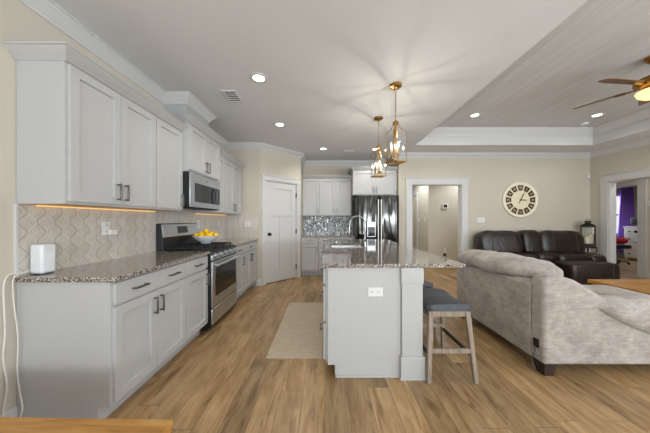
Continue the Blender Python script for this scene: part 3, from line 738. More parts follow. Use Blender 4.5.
hz = MB().cyl((FX0 + 0.08, FY - 0.06, 0.64), (FX1 - 0.08, FY - 0.06, 0.64), 0.013)
for x in (FX0 + 0.12, FX1 - 0.12): hz.cyl((x, FY - 0.06, 0.64), (x, FY - 0.005, 0.64), 0.011)
obj('drawer_handle', hz, 'steel', fz)
dp = obj('water_dispenser', MB().box(0.905, 1.085, FY - 0.018, FY + 0.0, 0.90, 1.225), 'steel', dl, 0.004)
obj('dispenser_recess', MB().box(0.918, 1.072, FY - 0.0195, FY - 0.014, 0.915, 1.115), 'blackglass', dp, 0.002)
for x in (FX0 + 0.03, FX1 - 0.09): obj('hinge_cover', MB().box(x, x + 0.06, FY + 0.01, FY + 0.1, 1.785, 1.80), 'greyplastic', fg, 0.004)
for x in (FX0 + 0.08, FX1 - 0.08): obj('foot', MB().cyl((x, 5.3, 0), (x, 5.3, 0.035), 0.025), 'greyplastic', fg)

# ------------------------------------------------------------------ island
GI = 'white cabinets under the kitchen island'
ID0, ID1 = 1.936, 4.30
nI = 4; wI = (ID1 - ID0) / nI
isl = ['white island drawer cabinet at the end nearest the camera', 'white island cabinet second from the camera end', 'white island sink cabinet third from the camera end', 'white island cabinet at the end nearest the fridge']
for i in range(nI):
    yb = ID0 + (i + 1) * wI
    lay = [('drawer', 0.012, wI - 0.012, 0.735, 0.868, 1), ('drawer', 0.012, wI - 0.012, 0.43, 0.718, 1), ('drawer', 0.012, wI - 0.012, 0.122, 0.413, 1)] if i == 0 else std_base(wI, 2)
    base_cabinet(isl[i], (0.006, yb, 0), -PI / 2, wI - 0.002, 0.58, lay, GI, i in (1, 2))
ip = thing('island_end_panel', 'white panelled end of the kitchen island facing the camera, with square corner post', 'panel', (0.4, 1.92, 0))
obj('panel', MB().prism([(0.082, 0), (0.610, 0), (0.610, CABH), (0.022, CABH), (0.022, 0.097), (0.082, 0.097)], 'y', 1.914, 1.934), 'cab', ip, 0.0015)
obj('shoe_moulding', MB().box(0.082, 0.604, 1.902, 1.914, 0, 0.018), 'cab', ip, 0.004)
po = obj('corner_post', MB().box(0.612, 0.778, 1.892, 2.06, 0, CABH), 'cab', ip, 0.003)
obj('post_cap', MB().box(0.606, 0.784, 1.886, 2.066, 0.757, CABH - 0.001), 'cab', po, 0.002)
obj('post_base', MB().box(0.600, 0.790, 1.876, 2.074, 0, 0.185).box(0.592, 0.798, 1.868, 2.082, 0, 0.018), 'cab', po, 0.003)
ib = thing('island_back_panel', 'white back panel of the island behind the bar stools', 'panel', (0.7, 3.1, 0))
obj('panel', MB().box(0.605, 0.762, 2.084, ID1 - 0.17, 0, CABH), 'cab', ib, 0.002)
obj('far_post', MB().box(0.605, 0.778, ID1 - 0.168, ID1, 0, CABH), 'cab', ib, 0.003)
# worktop with a real sink cut-out
SX0, SX1, SY0, SY1 = 0.085, 0.475, 2.95, 3.55
ct = MB(); X0, X1, Y0, Y1 = -0.027, 1.114, 1.885, 4.335
ov = [(X0, Y0), (X1, Y0), (X1, Y1), (X0, Y1)]; iv = [(SX0, SY0), (SX1, SY0), (SX1, SY1), (SX0, SY1)]
R = [[ct.v((p[0], p[1], z)) for p in q] for q, z in ((ov, CABH), (ov, 0.914), (iv, 0.914), (iv, CABH))]
for A, B in list(zip(R, R[1:])) + [(R[-1], R[0])]:
    for i in range(4): ct.f([A[i], A[(i + 1) % 4], B[(i + 1) % 4], B[i]])
tag(obj('island_countertop', ct, 'granite', bevel=0.004), 'large polished speckled granite top of the kitchen island', 'countertop')
sk = MB(); a = 0.012
ov = [(SX0 - a, SY0 - a), (SX1 + a, SY0 - a), (SX1 + a, SY1 + a), (SX0 - a, SY1 + a)]; iv = [(SX0 + 0.0, SY0), (SX1, SY0), (SX1, SY1), (SX0, SY1)]; bv = [(SX0 + 0.02, SY0 + 0.02), (SX1 - 0.02, SY0 + 0.02), (SX1 - 0.02, SY1 - 0.02), (SX0 + 0.02, SY1 - 0.02)]
R = [[sk.v((p[0], p[1], z)) for p in q] for q, z in ((ov, 0.882), (iv, 0.882), (bv, 0.70))]
for A, B in zip(R, R[1:]):
    for i in range(4): sk.f([A[i], A[(i + 1) % 4], B[(i + 1) % 4], B[i]])
sk.f(R[-1]); so = obj('sink', sk, 'sinksteel'); tag(so, 'undermount stainless steel sink in the island top', 'sink')
so.modifiers.new('thick', 'SOLIDIFY').thickness = 0.002
obj('drain', MB().lathe((0.28, 3.25, 0.7015), [(0, 0), (0.045, 0), (0.045, 0.003), (0.03, 0.002), (0, 0.001)]), 'chrome', so)
fc = thing('faucet', 'tall gooseneck pull-down faucet beside the island sink', 'faucet', (0.53, 3.16, 0.914))
obj('base', MB().lathe((0.53, 3.16, 0.9145), [(0, 0), (0.03, 0), (0.03, 0.006), (0.022, 0.012), (0.019, 0.10), (0, 0.10)]), 'chrome', fc)
pts = [(0.53, 3.16, 1.0), (0.53, 3.16, 1.2)] + [(0.43 + 0.10 * math.cos(t), 3.16, 1.215 + 0.10 * math.sin(t)) for t in [PI * q / 12 for q in range(13)]] + [(0.325, 3.16, 1.17)]
obj('spout', MB().tube(pts, 0.0125, 14), 'chrome', fc)
obj('spray_head', MB().tube([(0.3255, 3.16, 1.175), (0.318, 3.16, 1.08)], 0.016, 14), 'chrome', fc)
obj('lever', MB().tube([(0.53, 3.145, 0.985), (0.53, 3.10, 0.995), (0.53, 3.06, 1.03)], 0.008, 10), 'chrome', fc)
def outlet(name, label, cat, T, w=0.075, h=0.118, kind='outlet', n=1, rot=False):
    t = thing(name, label, cat); MAT[t.name] = T; t.matrix_world = T
    obj('plate', MB().box(-w / 2, w / 2, -0.006, 0, -h / 2, h / 2), 'plastic', t, 0.002, local=True)
    for i in range(n):
        if kind == 'switch':
            x = (i - (n - 1) / 2) * 0.046
            obj('rocker', MB().box(x - 0.016, x + 0.016, -0.009, -0.004, -0.033, 0.033), 'plastic', t, 0.002, local=True)
        else:
            for s in (-1, 1):
                x, z = (s * 0.026, 0) if rot else (0, s * 0.026)
                m = MB().box(x - 0.017, x + 0.017, -0.008, -0.004, z - 0.017, z + 0.017); so_ = obj('socket', m, 'plastic', t, 0.003, local=True)
                sl = MB().box(x - 0.009, x - 0.006, -0.0085, -0.007, z - 0.006, z + 0.008).box(x + 0.006, x + 0.009, -0.0085, -0.007, z - 0.006, z + 0.008)
                obj('slots', sl, 'greyplastic', so_, local=True)
    return t
TR = Matrix.Translation
outlet('electrical_outlet', 'white sideways electrical outlet on the island end panel', 'outlet', TR((0.405, 1.9135, 0.685)), 0.118, 0.072, rot=True)
RL = Matrix.Rotation(PI / 2, 4, 'Z')       # faces +x
outlet('electrical_outlet', 'white outlet with adapter on the wave tile above the near countertop', 'outlet', TR((XL + 0.0095, 2.055, 1.19)) @ RL)
ad = tag(obj('plug_adapter', MB().box(XL + 0.0185, XL + 0.055, 2.06, 2.125, 1.135, 1.18), 'plastic', bevel=0.005), 'white plug adapter in the outlet above the near countertop', 'adapter')
outlet('electrical_outlet', 'white outlet on the tile behind the lemon bowl, nearer the backguard', 'outlet', TR((XL + 0.0095, 3.56, 1.20)) @ RL)
outlet('electrical_outlet', 'white outlet on the left wall tile just before the corner', 'outlet', TR((XL + 0.0095, 4.23, 1.20)) @ RL)
outlet('light_switch', 'white switch plate on the tiled return wall beside the pantry', 'switch', TR((-1.49, DR - 0.0095, 1.19)), 0.118, 0.118, 'switch', 2)
outlet('light_switch', 'wide white switch plate on the living room wall between doorway and clock', 'switch', TR((3.44, DL, 1.263)), 0.17, 0.12, 'switch', 3)
RH = Matrix.Rotation(-PI / 2, 4, 'Z')      # faces -x
outlet('light_switch', 'white switch in the hallway next to the hall door', 'switch', TR((2.783, 7.05, 1.263)) @ RH, 0.075, 0.118, 'switch')
outlet('light_switch', 'white switch in the hallway nearest the thermostat corner', 'switch', TR((2.783, 6.62, 1.263)) @ RH, 0.075, 0.118, 'switch')
outlet('light_switch', 'white switch on the wall right of the bedroom doorway', 'switch', TR((VX, 5.07, 1.62)) @ RH, 0.11, 0.118, 'switch', 2)
outlet('electrical_outlet', 'white outlet low on the hallway wall below the thermostat', 'outlet', TR((3.225, 6.4, 0.44)))
th_ = thing('thermostat', 'white thermostat with dark screen on the hallway wall', 'thermostat', (3.225, 6.4, 1.63))
obj('case', MB().box(3.15, 3.30, 6.372, 6.4, 1.565, 1.695), 'plastic', th_, 0.005)
obj('screen', MB().box(3.18, 3.27, 6.369, 6.374, 1.60, 1.675), 'blackglass', th_)
pl = tag(obj('plug_in_device', MB().box(3.18, 3.25, 6.375, 6.4, 0.30, 0.365), 'mattdark', bevel=0.006), 'small black plug-in device low on the hallway wall', 'device')

# ------------------------------------------------------------------ small things on the left
rt = thing('router', 'white square tower router standing on the near end of the countertop', 'router', (-1.835, 1.55, 0.914))
obj('case', MB().box(-1.878, -1.797, 1.510, 1.595, 0.920, 1.108), 'router', rt, 0.014, seg=4)
obj('foot', MB().box(-1.868, -1.807, 1.520, 1.585, 0.9145, 0.922), 'greyplastic', rt, 0.003)
c1 = [(-1.88, 1.53, 0.945), (-1.886, 1.48, 0.935), (-1.892, 1.43, 0.935), (-1.892, 1.405, 0.90), (-1.890, 1.40, 0.80), (-1.889, 1.405, 0.6), (-1.893, 1.40, 0.45), (-1.885, 1.41, 0.28), (-1.893, 1.40, 0.13), (-1.87, 1.38, 0.02), (-1.82, 1.36, 0.006), (-1.80, 1.30, 0.006)]
tag(obj('power_cord', MB().tube(smooth_pts(c1), 0.0045, 8), 'cord'), 'white router cord hanging straight down the bare left wall', 'cord')
c2 = [(-1.87, 1.505, 0.935), (-1.866, 1.465, 0.935), (-1.862, 1.435, 0.93), (-1.863, 1.42, 0.89), (-1.868, 1.43, 0.75), (-1.858, 1.44, 0.55), (-1.862, 1.44, 0.35), (-1.845, 1.44, 0.22), (-1.825, 1.435, 0.12), (-1.85, 1.43, 0.06), (-1.876, 1.42, 0.10)]
tag(obj('power_cord', MB().tube(smooth_pts(c2), 0.0035, 8), 'cord'), 'grey-white cord looping down the end of the near base cabinet', 'cord')

# low table whose corner shows at the bottom left
dt = thing('wooden_table', 'honey-coloured plank wooden table whose top shows at the bottom left corner', 'table', (-1.25, 0.72, 0))
dt.rotation_euler = (0, 0, -0.02); MAT[dt.name] = TR((-1.25, 0.72, 0)) @ Matrix.Rotation(-0.02, 4, 'Z')
obj('tabletop', MB().box(-0.60, 0.634, -0.42, 0.252, 0.418, 0.46), 'oaktable', dt, 0.004, local=True)
obj('apron', MB().box(-0.54, 0.57, -0.36, -0.34, 0.34, 0.418).box(-0.54, 0.57, 0.18, 0.20, 0.34, 0.418).box(-0.54, -0.52, -0.34, 0.18, 0.34, 0.418).box(0.55, 0.57, -0.34, 0.18, 0.34, 0.418), 'oaktable', dt, local=True)
for x in (-0.55, 0.50):
    for y in (-0.37, 0.13): obj('leg', MB().box(x, x + 0.08, y, y + 0.08, 0, 0.418), 'oaktable', dt, 0.004, local=True)

tag(obj('rug', MB().box(-0.54, -0.022, 2.165, 3.62, 0.0005, 0.009), 'rug', bevel=0.003), 'beige flat-woven runner rug on the wood floor beside the island', 'rug')

# ------------------------------------------------------------------ stools
def make_stool(label, loc, group):
    t = thing('bar_stool', label, 'stool', loc, 0, group)
    # saddle seat: long along y, dips in the middle
    rings = []; hw, hl = 0.175, 0.225
    for j in range(17):
        s = -1 + 2 * j / 16; y = hl * s; z = 0.545 + 0.03 * s * s; e = (1 - abs(s) ** 10) ** 0.5 * 0.03 + 0.97
        ring = []
        for i in range(24):
            a = 2 * PI * i / 24; cx = math.copysign(abs(math.cos(a)) ** 0.35, math.cos(a)); cz = math.copysign(abs(math.sin(a)) ** 0.45, math.sin(a))
            k = 1 if abs(s) < 0.999 else 0.9
            ring.append((hw * cx * e * k, y, z + 0.036 * cz * (1 if abs(s) < 0.99 else 0.7) * (1.0 - 0.15 * cx * cx)))
        rings.append(ring)
    seat = obj('seat', MB().loft(rings), 'stoolseat', t, local=True)
    for s in (-1, 1):
        nh = MB()
        for k in range(14):
            x = -0.16 + k * 0.32 / 13; nh.pillow((x, s * 0.2265, 0.548), (0.005, 0.004, 0.005), 1, 1, 6, 4)
        obj('nailhead_trim', nh, 'nickel', seat, local=True)
    ap = MB()
    for s in (-1, 1):
        ap.box(-0.155, 0.155, s * 0.20 - 0.012, s * 0.20 + 0.012, 0.497, 0.54)
        ap.prism([(-0.20, 0.487), (0.20, 0.487), (0.20, 0.53), (0.0, 0.512), (-0.20, 0.53)], 'x', s * 0.145 - 0.011, s * 0.145 + 0.011)
    obj('apron', ap, 'stoolwood', t, 0.002, local=True)
    for sx in (-1, 1):
        for sy in (-1, 1):
            obj('leg', MB().bar((sx * 0.145, sy * 0.20, 0.535), (sx * 0.182, sy * 0.255, 0.0), 0.036, 0.036, 0.03, 0.03), 'stoolwood', t, 0.002, local=True)
    for sy in (-1, 1):
        obj('stretcher', MB().box(-0.155, 0.155, sy * 0.231 - 0.011, sy * 0.231 + 0.011, 0.222, 0.257), 'stoolwood', t, 0.002, local=True)
    for sx in (-1, 1):
        obj('side_stretcher', MB().box(sx * 0.166 - 0.01, sx * 0.166 + 0.01, -0.22, 0.22, 0.19, 0.215), 'darkwood', t, 0.002, local=True)
    return t
GS = 'saddle bar stools along the island'
st = make_stool('weathered wood bar stool with slate padded saddle seat, nearest the camera', (0.985, 2.095, 0), GS)
dup(st, (0.985, 2.735, 0), None, 'weathered wood bar stool with slate seat half hidden behind the nearest stool', GS)

# ------------------------------------------------------------------ grey sectional
sf = thing('sectional_sofa', 'light grey chenille sectional sofa seen from behind, at right', 'sofa', (2.4, 2.5, 0))
SXO = 1.75
obj('back_frame', MB().box(SXO, SXO + 0.24, 2.026, 3.17, 0.10, 0.72), 'chenille', sf, 0.02, seg=4)
cpts = [(SXO, 0.10), (3.45, 0.10), (3.45, 0.565), (2.45, 0.57), (2.33, 0.595), (2.25, 0.632), (2.17, 0.68), (2.08, 0.738), (2.0, 0.782), (1.93, 0.803), (1.86, 0.812), (1.79, 0.808), (1.76, 0.795), (SXO, 0.765)]
obj('end_frame', MB().prism(cpts, 'y', 1.90, 2.03), 'chenille', sf, 0.028, seg=4)
obj('corner_block', MB().box(SXO + 0.03, SXO + 0.30, 1.95, 2.30, 0.10, 0.74), 'chenille', sf, 0.03, seg=4)
obj('seat_base', MB().box(SXO + 0.2, 2.85, 2.1, 3.16, 0.10, 0.34).box(2.3, 3.44, 2.1, 2.95, 0.10, 0.34), 'chenille', sf, 0.015)
def wr(amp, f):
    def g(p):
        n = math.sin(p.y * f + p.x * 3) * math.sin(p.x * f * 1.3 + 1.7) + 0.6 * math.sin(p.y * f * 2.3 + p.z * 9)
        return Vector((p.x + amp * 0.5 * n, p.y, p.z + amp * n))
    return g
obj('seat_cushion', MB().pillow((2.42, 2.62, 0.40), (0.44, 0.52, 0.09), 0.4, 0.25), 'chenille', sf)
obj('seat_cushion', MB().pillow((3.15, 2.52, 0.40), (0.29, 0.42, 0.09), 0.4, 0.25), 'chenille', sf)
# long back cushion flopped over the frame
rings = []; ny = 40
for j in range(ny + 1):
    s = -1 + 2 * j / ny; y = 2.65 + 0.61 * s; k = ((1 - abs(s) ** 5) ** 0.45 if s > 0 else (1 - abs(s) ** 2.6) ** 0.6) if abs(s) < 1 else 0.0; k = max(k, 0.05)
    w_ = 0.012 * math.sin(9 * s) + 0.008 * math.sin(23 * s + 1)
    ring = []
    for i in range(28):
        a = 2 * PI * i / 28; c, q = math.cos(a), math.sin(a)
        x = 1.985 + 0.285 * k * math.copysign(abs(c) ** 0.7, c); z = 0.788 + w_ * 0.5 + 0.093 * k * math.copysign(abs(q) ** 0.75, q)
        if c < 0: z += 0.012 * c * k            # the outer lip hangs a little
        z += 0.004 * math.sin(14 * s + 5 * a)
        ring.append((x, y, z))
    rings.append(ring)
obj('back_cushion', MB().loft(rings), 'chenille', sf)
# near cushion slumped over the end frame
rings = []; nx = 36
for j in range(nx + 1):
    s = j / nx; x = 2.11 + 1.35 * s
    low = 0.605 - 0.27 * min(1, s / 0.36) ** 0.75 - 0.04 * min(1, max(0, s - 0.40) / 0.3); top = 0.608 + 0.012 * min(1, s * 3) + 0.006 * math.sin(20 * s)
    k = min(1, (s / 0.12) ** 0.5) if s < 0.12 else (1 if s < 0.93 else max(0.1, ((1 - s) / 0.07) ** 0.5)); k = max(k, 0.08)
    cz = (low + top) / 2; hz_ = (top - low) / 2 + 0.002; ring = []
    for i in range(28):
        a = 2 * PI * i / 28; c, q = math.cos(a), math.sin(a)
        yy = 1.995 + 0.145 * k * math.copysign(abs(c) ** 0.6, c); zz = cz + hz_ * math.copysign(abs(q) ** 0.7, q)
        if c < 0: yy += 0.0
        ring.append((x, yy + 0.004 * math.sin(18 * s + 3 * a), zz))
    rings.append(ring)
obj('back_cushion', MB().loft(rings), 'chenille', sf)
for x, y in ((1.765, 1.915), (1.78, 3.04), (3.30, 1.93), (2.7, 3.04), (3.30, 2.8)):
    m = MB(); m.loft([[(x + 0.01, y + 0.01, 0), (x + 0.085, y + 0.01, 0), (x + 0.085, y + 0.085, 0), (x + 0.01, y + 0.085, 0)], [(x, y, 0.10), (x + 0.11, y, 0.10), (x + 0.11, y + 0.11, 0.10), (x, y + 0.11, 0.10)]])
    obj('foot', m, 'darkwood', sf, 0.003)
pp = obj('power_port', MB().box(SXO - 0.012, SXO + 0.004, 1.945, 1.99, 0.215, 0.285), 'black', sf, 0.003)
obj('cord', MB().tube(smooth_pts([(SXO - 0.014, 1.966, 0.225), (SXO - 0.02, 1.97, 0.16), (SXO - 0.025, 1.985, 0.10), (SXO - 0.018, 1.975, 0.05), (SXO + 0.0, 1.97, 0.02), (SXO + 0.05, 2.06, 0.006)]), 0.004, 8), 'greyplastic', pp)

# ------------------------------------------------------------------ leather loveseat and ottoman
ls = thing('leather_sofa', 'dark brown leather reclining sofa against the wall under the clock', 'sofa', (4.2, 4.85, 0))
LX0, LX1 = 3.17, 5.33
obj('base', MB().box(LX0 + 0.05, LX1 - 0.05, 4.62, 5.18, 0.04, 0.40), 'leather', ls, 0.03, seg=3)
def puff(c, h, e1=0.45, e2=0.3, tilt=0.0, amp=0.012, f=9):
    m = MB(); m.T = TR(c) @ Matrix.Rotation(tilt, 4, 'X')
    m.pillow((0, 0, 0), h, e1, e2, 36, 20, wr(amp, f)); return m
for x0, x1, zt in ((3.20, 4.06, 1.035), (4.07, 4.43, 1.05), (4.44, 5.33, 1.035)):
    c = ((x0 + x1) / 2, 5.0, 0.76); h = ((x1 - x0) / 2 + 0.01, 0.17, zt - 0.76)
    bk = obj('backrest', puff(c, h, 0.5, 0.35, -0.12), 'leather', ls)
    if x1 - x0 > 0.5:
        for u in (-0.52, 0.52):
            m = MB(); m.T = TR(c) @ Matrix.Rotation(-0.12, 4, 'X'); pts = []
            for k in range(15):
                v_ = -0.55 + 1.42 * k / 14; r_ = (1 - abs(v_) ** 4) ** (0.5 / 0.35); y_ = -h[1] * max(r_ - abs(u) ** (2 / 0.35), 0) ** 0.175
                p = Vector((u * h[0], y_, v_ * h[2])); p = wr(0.012, 9)(p); p.y -= 0.001; pts.append(p)
            m.tube(pts, 0.006, 6); obj('stitched_seam', m, 'stitch', bk)
for x0, x1 in ((3.34, 4.06), (4.44, 5.02)):
    obj('seat', puff(((x0 + x1) / 2, 4.73, 0.49), ((x1 - x0) / 2 + 0.01, 0.25, 0.13), 0.5, 0.3), 'leather', ls)
obj('console', puff((4.25, 4.74, 0.50), (0.185, 0.24, 0.135), 0.35, 0.3, 0, 0.004), 'leather', ls)
for x0, x1 in ((LX0 - 0.02, LX0 + 0.19), (5.03, LX1 + 0.02)):
    obj('arm', puff(((x0 + x1) / 2, 4.80, 0.33), ((x1 - x0) / 2, 0.33, 0.29), 0.35, 0.35, 0, 0.006), 'leather', ls)
for x in (LX0 + 0.12, LX1 - 0.12):
    for y in (4.68, 5.12): obj('foot', MB().cyl((x, y, 0), (x, y, 0.06), 0.025), 'darkwood', ls)
ot = thing('ottoman', 'boxy dark brown leather ottoman in front of the leather sofa', 'ottoman', (4.63, 4.25, 0))
obj('body', puff((4.635, 4.235, 0.285), (0.415, 0.195, 0.24), 0.22, 0.2, 0, 0.005), 'leather', ot)
obj('seam', MB().tube([(4.90, 4.040, 0.10), (4.90, 4.036, 0.30), (4.90, 4.05, 0.50), (4.90, 4.10, 0.527), (4.90, 4.25, 0.53), (4.90, 4.40, 0.525)], 0.006, 6), 'leather', ot)
for x in (4.30, 4.97):
    for y in (4.11, 4.38): obj('foot', MB().cyl((x, y, 0), (x, y, 0.07), 0.025), 'darkwood', ot)

# coffee table
cf = thing('coffee_table', 'low honey-oak coffee table between the two sofas', 'table', (4.2, 2.9, 0))
obj('tabletop', MB().box(3.60, 4.75, 2.55, 3.27, 0.405, 0.45), 'oak', cf, 0.005)
obj('apron', MB().box(3.66, 4.69, 2.61, 2.63, 0.32, 0.405).box(3.66, 4.69, 3.19, 3.21, 0.32, 0.405).box(3.66, 3.68, 2.63, 3.19, 0.32, 0.405).box(4.67, 4.69, 2.63, 3.19, 0.32, 0.405), 'oak', cf)
for x in (3.63, 4.65):
    for y in (2.58, 3.17): obj('leg', MB().box(x, x + 0.07, y, y + 0.07, 0, 0.405), 'oak', cf, 0.003)

# lantern on iron stand in the corner
LXc, LYc = 5.555, 5.03
sd = thing('lantern_stand', 'dark wrought-iron stand carrying the lantern in the room corner', 'stand', (LXc, LYc, 0))
ring = [(LXc + 0.13 * math.cos(2 * PI * k / 24), LYc + 0.13 * math.sin(2 * PI * k / 24), 0.685) for k in range(24)]
obj('top_ring', MB().tube(ring, 0.008, 8, True), 'bronze', sd)
obj('top_plate', MB().lathe((LXc, LYc, 0.688), [(0, 0), (0.13, 0), (0.13, 0.008), (0, 0.008)]), 'bronze', sd)
for k in range(4):
    a = PI / 4 + k * PI / 2; c, q = math.cos(a), math.sin(a)
    pts = smooth_pts([(LXc + c * 0.125, LYc + q * 0.125, 0.685), (LXc + c * 0.12, LYc + q * 0.12, 0.60), (LXc + c * 0.05, LYc + q * 0.05, 0.50), (LXc + c * 0.05, LYc + q * 0.05, 0.30), (LXc + c * 0.11, LYc + q * 0.11, 0.12), (LXc + c * 0.15, LYc + q * 0.15, 0.0)], 6)
    obj('leg', MB().tube(pts, 0.008, 8), 'bronze', sd)
ln = thing('candle_lantern', 'black metal lantern with glass sides holding cream candles, on an iron stand', 'lantern', (LXc, LYc, 0.697), -0.8)
_X, _Y = LXc, LYc; LXc = LYc = 0.0
z0 = 0.0; hw = 0.098
obj('base', MB().box(LXc - hw - 0.012, LXc + hw + 0.012, LYc - hw - 0.012, LYc + hw + 0.012, z0, z0 + 0.07), 'bronze', ln, 0.006, local=True)
fr = MB()
for sx in (-1, 1):
    for sy in (-1, 1): fr.box(LXc + sx * hw - 0.011, LXc + sx * hw + 0.011, LYc + sy * hw - 0.011, LYc + sy * hw + 0.011, z0 + 0.07, z0 + 0.42)
fr.box(LXc - hw - 0.012, LXc + hw + 0.012, LYc - hw - 0.012, LYc + hw + 0.012, z0 + 0.41, z0 + 0.43)
obj('frame', fr, 'bronze', ln, 0.002, local=True)
def sq(r, z): return [(LXc - r, LYc - r, z0 + z), (LXc + r, LYc - r, z0 + z), (LXc + r, LYc + r, z0 + z), (LXc - r, LYc + r, z0 + z)]
obj('roof', MB().loft([sq(0.118, 0.43), sq(0.108, 0.45), sq(0.08, 0.475), sq(0.06, 0.487), sq(0.045, 0.49), sq(0.045, 0.53), sq(0.055, 0.533), sq(0.055, 0.545)]), 'bronze', ln, 0.003, local=True)
obj('ring_handle', MB().tube([(LXc + 0.025 * math.cos(2 * PI * k / 16), LYc, z0 + 0.565 + 0.022 * math.sin(2 * PI * k / 16)) for k in range(16)], 0.004, 6, True), 'bronze', ln, local=True)
for sx, sy in ((0, -1), (-1, 0), (0, 1), (1, 0)):
    m = MB()
    if sx: m.box(LXc + sx * hw - 0.0015, LXc + sx * hw + 0.0015, LYc - hw + 0.011, LYc + hw - 0.011, z0 + 0.07, z0 + 0.41)
    else: m.box(LXc - hw + 0.011, LXc + hw - 0.011, LYc + sy * hw - 0.0015, LYc + sy * hw + 0.0015, z0 + 0.07, z0 + 0.41)
    obj('glass_pane', m, 'glass', ln, local=True)
LXc, LYc, z0 = _X, _Y, 0.697
for nm, x, y, h, r, lb in (('candle', -0.045, -0.02, 0.15, 0.036, 'shorter cream pillar candle at left inside the black lantern'), ('candle', 0.028, -0.03, 0.20, 0.036, 'taller cream pillar candle at right inside the black lantern')):
    c = tag(obj(nm, MB().lathe((LXc + x, LYc + y, z0 + 0.0705), [(0, 0), (r, 0), (r, h - 0.004), (r - 0.004, h), (0.008, h - 0.006), (0, h - 0.006)]), 'candle'), lb, 'candle')
    obj('wick', MB().cyl((LXc + x, LYc + y, z0 + 0.07 + h - 0.007), (LXc + x, LYc + y, z0 + 0.085 + h), 0.0015, n=6), 'black', c)

# wall clock, Roman numerals, about five past three
ck = thing('wall_clock', 'big round cream wall clock with brown numeral blocks above the leather sofa', 'clock', (4.29, DL, 1.704))
CT = TR((4.29, DL, 1.704)) @ Matrix.Rotation(PI / 2, 4, 'X')
m = MB(); m.T = CT; m.lathe((0, 0, 0), [(0.0, 0.001), (0.385, 0.001), (0.392, 0.015), (0.388, 0.034), (0.372, 0.042), (0.35, 0.036), (0.34, 0.027), (0.0, 0.026)], 64); obj('case', m, 'clockrim', ck)
m = MB(); m.T = CT; m.lathe((0, 0, 0), [(0, 0.0255), (0.341, 0.0255), (0.341, 0.0285), (0, 0.0285)], 64); face = obj('dial', m, 'clockface', ck)
NUM = ['XII', 'I', 'II', 'III', 'IIII', 'V', 'VI', 'VII', 'VIII', 'IX', 'X', 'XI']
for i in range(12):
    a = -i * PI / 6
    T = CT @ Matrix.Rotation(a, 4, 'Z')
    m = MB(); m.T = T; m.prism([(-0.042, 0.205), (0.042, 0.205), (0.066, 0.322), (-0.066, 0.322)], 'z', 0.028, 0.0305); nb = obj('numeral_block', m, 'clockdark', ck, 0.002)
    fo = bpy.data.curves.new('numeral', 'FONT'); fo.body = NUM[i]; fo.align_x = 'CENTER'; fo.align_y = 'CENTER'; fo.size = 0.085; fo.extrude = 0.0006
    fo.materials.append(M['clockcream'])
    tmp = bpy.data.objects.new('numeral', fo); COL.objects.link(tmp)
    me = bpy.data.meshes.new_from_object(tmp.evaluated_get(bpy.context.evaluated_depsgraph_get())); bpy.data.objects.remove(tmp)
    to = bpy.data.objects.new('numeral', me); COL.objects.link(to); to.parent = nb
    wt = {1: 1.3, 2: 1.1, 3: 0.9, 4: 0.75}[len(NUM[i])]
    to.matrix_local = MAT[nb.name].inverted() @ T @ TR((0, 0.265, 0.0312)) @ Matrix.Diagonal((wt * 0.72, 1.0, 1, 1))
def hand(ang, L, tail, w, z):
    m = MB(); m.T = CT @ Matrix.Rotation(-ang, 4, 'Z')
    m.prism([(-w * 0.6, -tail), (w * 0.6, -tail), (w * 0.6, 0), (w, L * 0.6), (0, L), (-w, L * 0.6), (-w * 0.6, 0)], 'z', z, z + 0.003); return m
obj('minute_hand', hand(math.radians(26), 0.20, 0.085, 0.011, 0.034), 'black', ck)
obj('hour_hand', hand(math.radians(93), 0.145, 0.03, 0.012, 0.0375), 'black', ck)
m = MB(); m.T = CT; m.cyl((0, 0, 0.028), (0, 0, 0.043), 0.014); obj('center_cap', m, 'black', ck)

se = tag(obj('motion_sensor', MB().box(XR - 0.10, XR - 0.035, DL - 0.045, DL - 0.001, 2.17, 2.25), 'plastic', bevel=0.012), 'small white motion sensor high in the living room corner', 'sensor')

# ------------------------------------------------------------------ bedroom glimpse
rings = []; n = 60
for z, sc in ((0.2, 1.25), (0.9, 1.1), (1.3, 1.0), (1.9, 0.85), (2.40, 0.72), (2.47, 0.70)):
    f_, b_ = [], []
    for i in range(n + 1):
        s = i / n; x = 10.02 + (s - 0.5) * 0.50 * sc; y = 7.90 + 0.035 * math.sin(s * 2 * PI * 5) ; f_.append((x, y - 0.008, z)); b_.append((x, y + 0.008, z))
    rings.append(f_ + b_[::-1])
tag(obj('curtain', MB().loft(rings), 'curtain'), 'purple curtain gathered beside the bedroom window', 'curtain')
tag(obj('curtain_rod', MB().cyl((9.3, 7.90, 2.485), (10.8, 7.90, 2.485), 0.012), 'bronze'), 'dark curtain rod above the bedroom window', 'rod')
ds = thing('dresser', 'white chest of drawers in the bedroom seen through the right doorway', 'dresser', (9.72, 7.3, 0))
obj('body', MB().box(9.50, 9.95, 6.95, 7.56, 0.08, 1.03).box(9.48, 9.96, 6.93, 7.58, 1.03, 1.06), 'dresser', ds, 0.004)
for k in range(4):
    z = 0.12 + k * 0.228
    o = obj('drawer', MB().box(9.478, 9.502, 6.98, 7.53, z, z + 0.206), 'dresser', ds, 0.004)
    for y in (7.10, 7.41): obj('knob', MB().cyl((9.452, y, z + 0.103), (9.479, y, z + 0.103), 0.018), 'bronze', o)
for x in (9.52, 9.88):
    for y in (6.98, 7.49): obj('leg', MB().box(x, x + 0.045, y, y + 0.045, 0, 0.085), 'dresser', ds)
bagm = MB().pillow((9.70, 7.25, 1.222), (0.16, 0.26, 0.13), 0.6, 0.6, 24, 14, wr(0.02, 14))
bagm.tube(smooth_pts([(9.70, 7.12, 1.28), (9.70, 7.14, 1.40), (9.70, 7.26, 1.43), (9.70, 7.36, 1.38), (9.70, 7.40, 1.27)]), 0.014, 8)
tag(obj('duffel_bag', bagm, 'bag'), 'dark bag lying on top of the white dresser', 'bag')
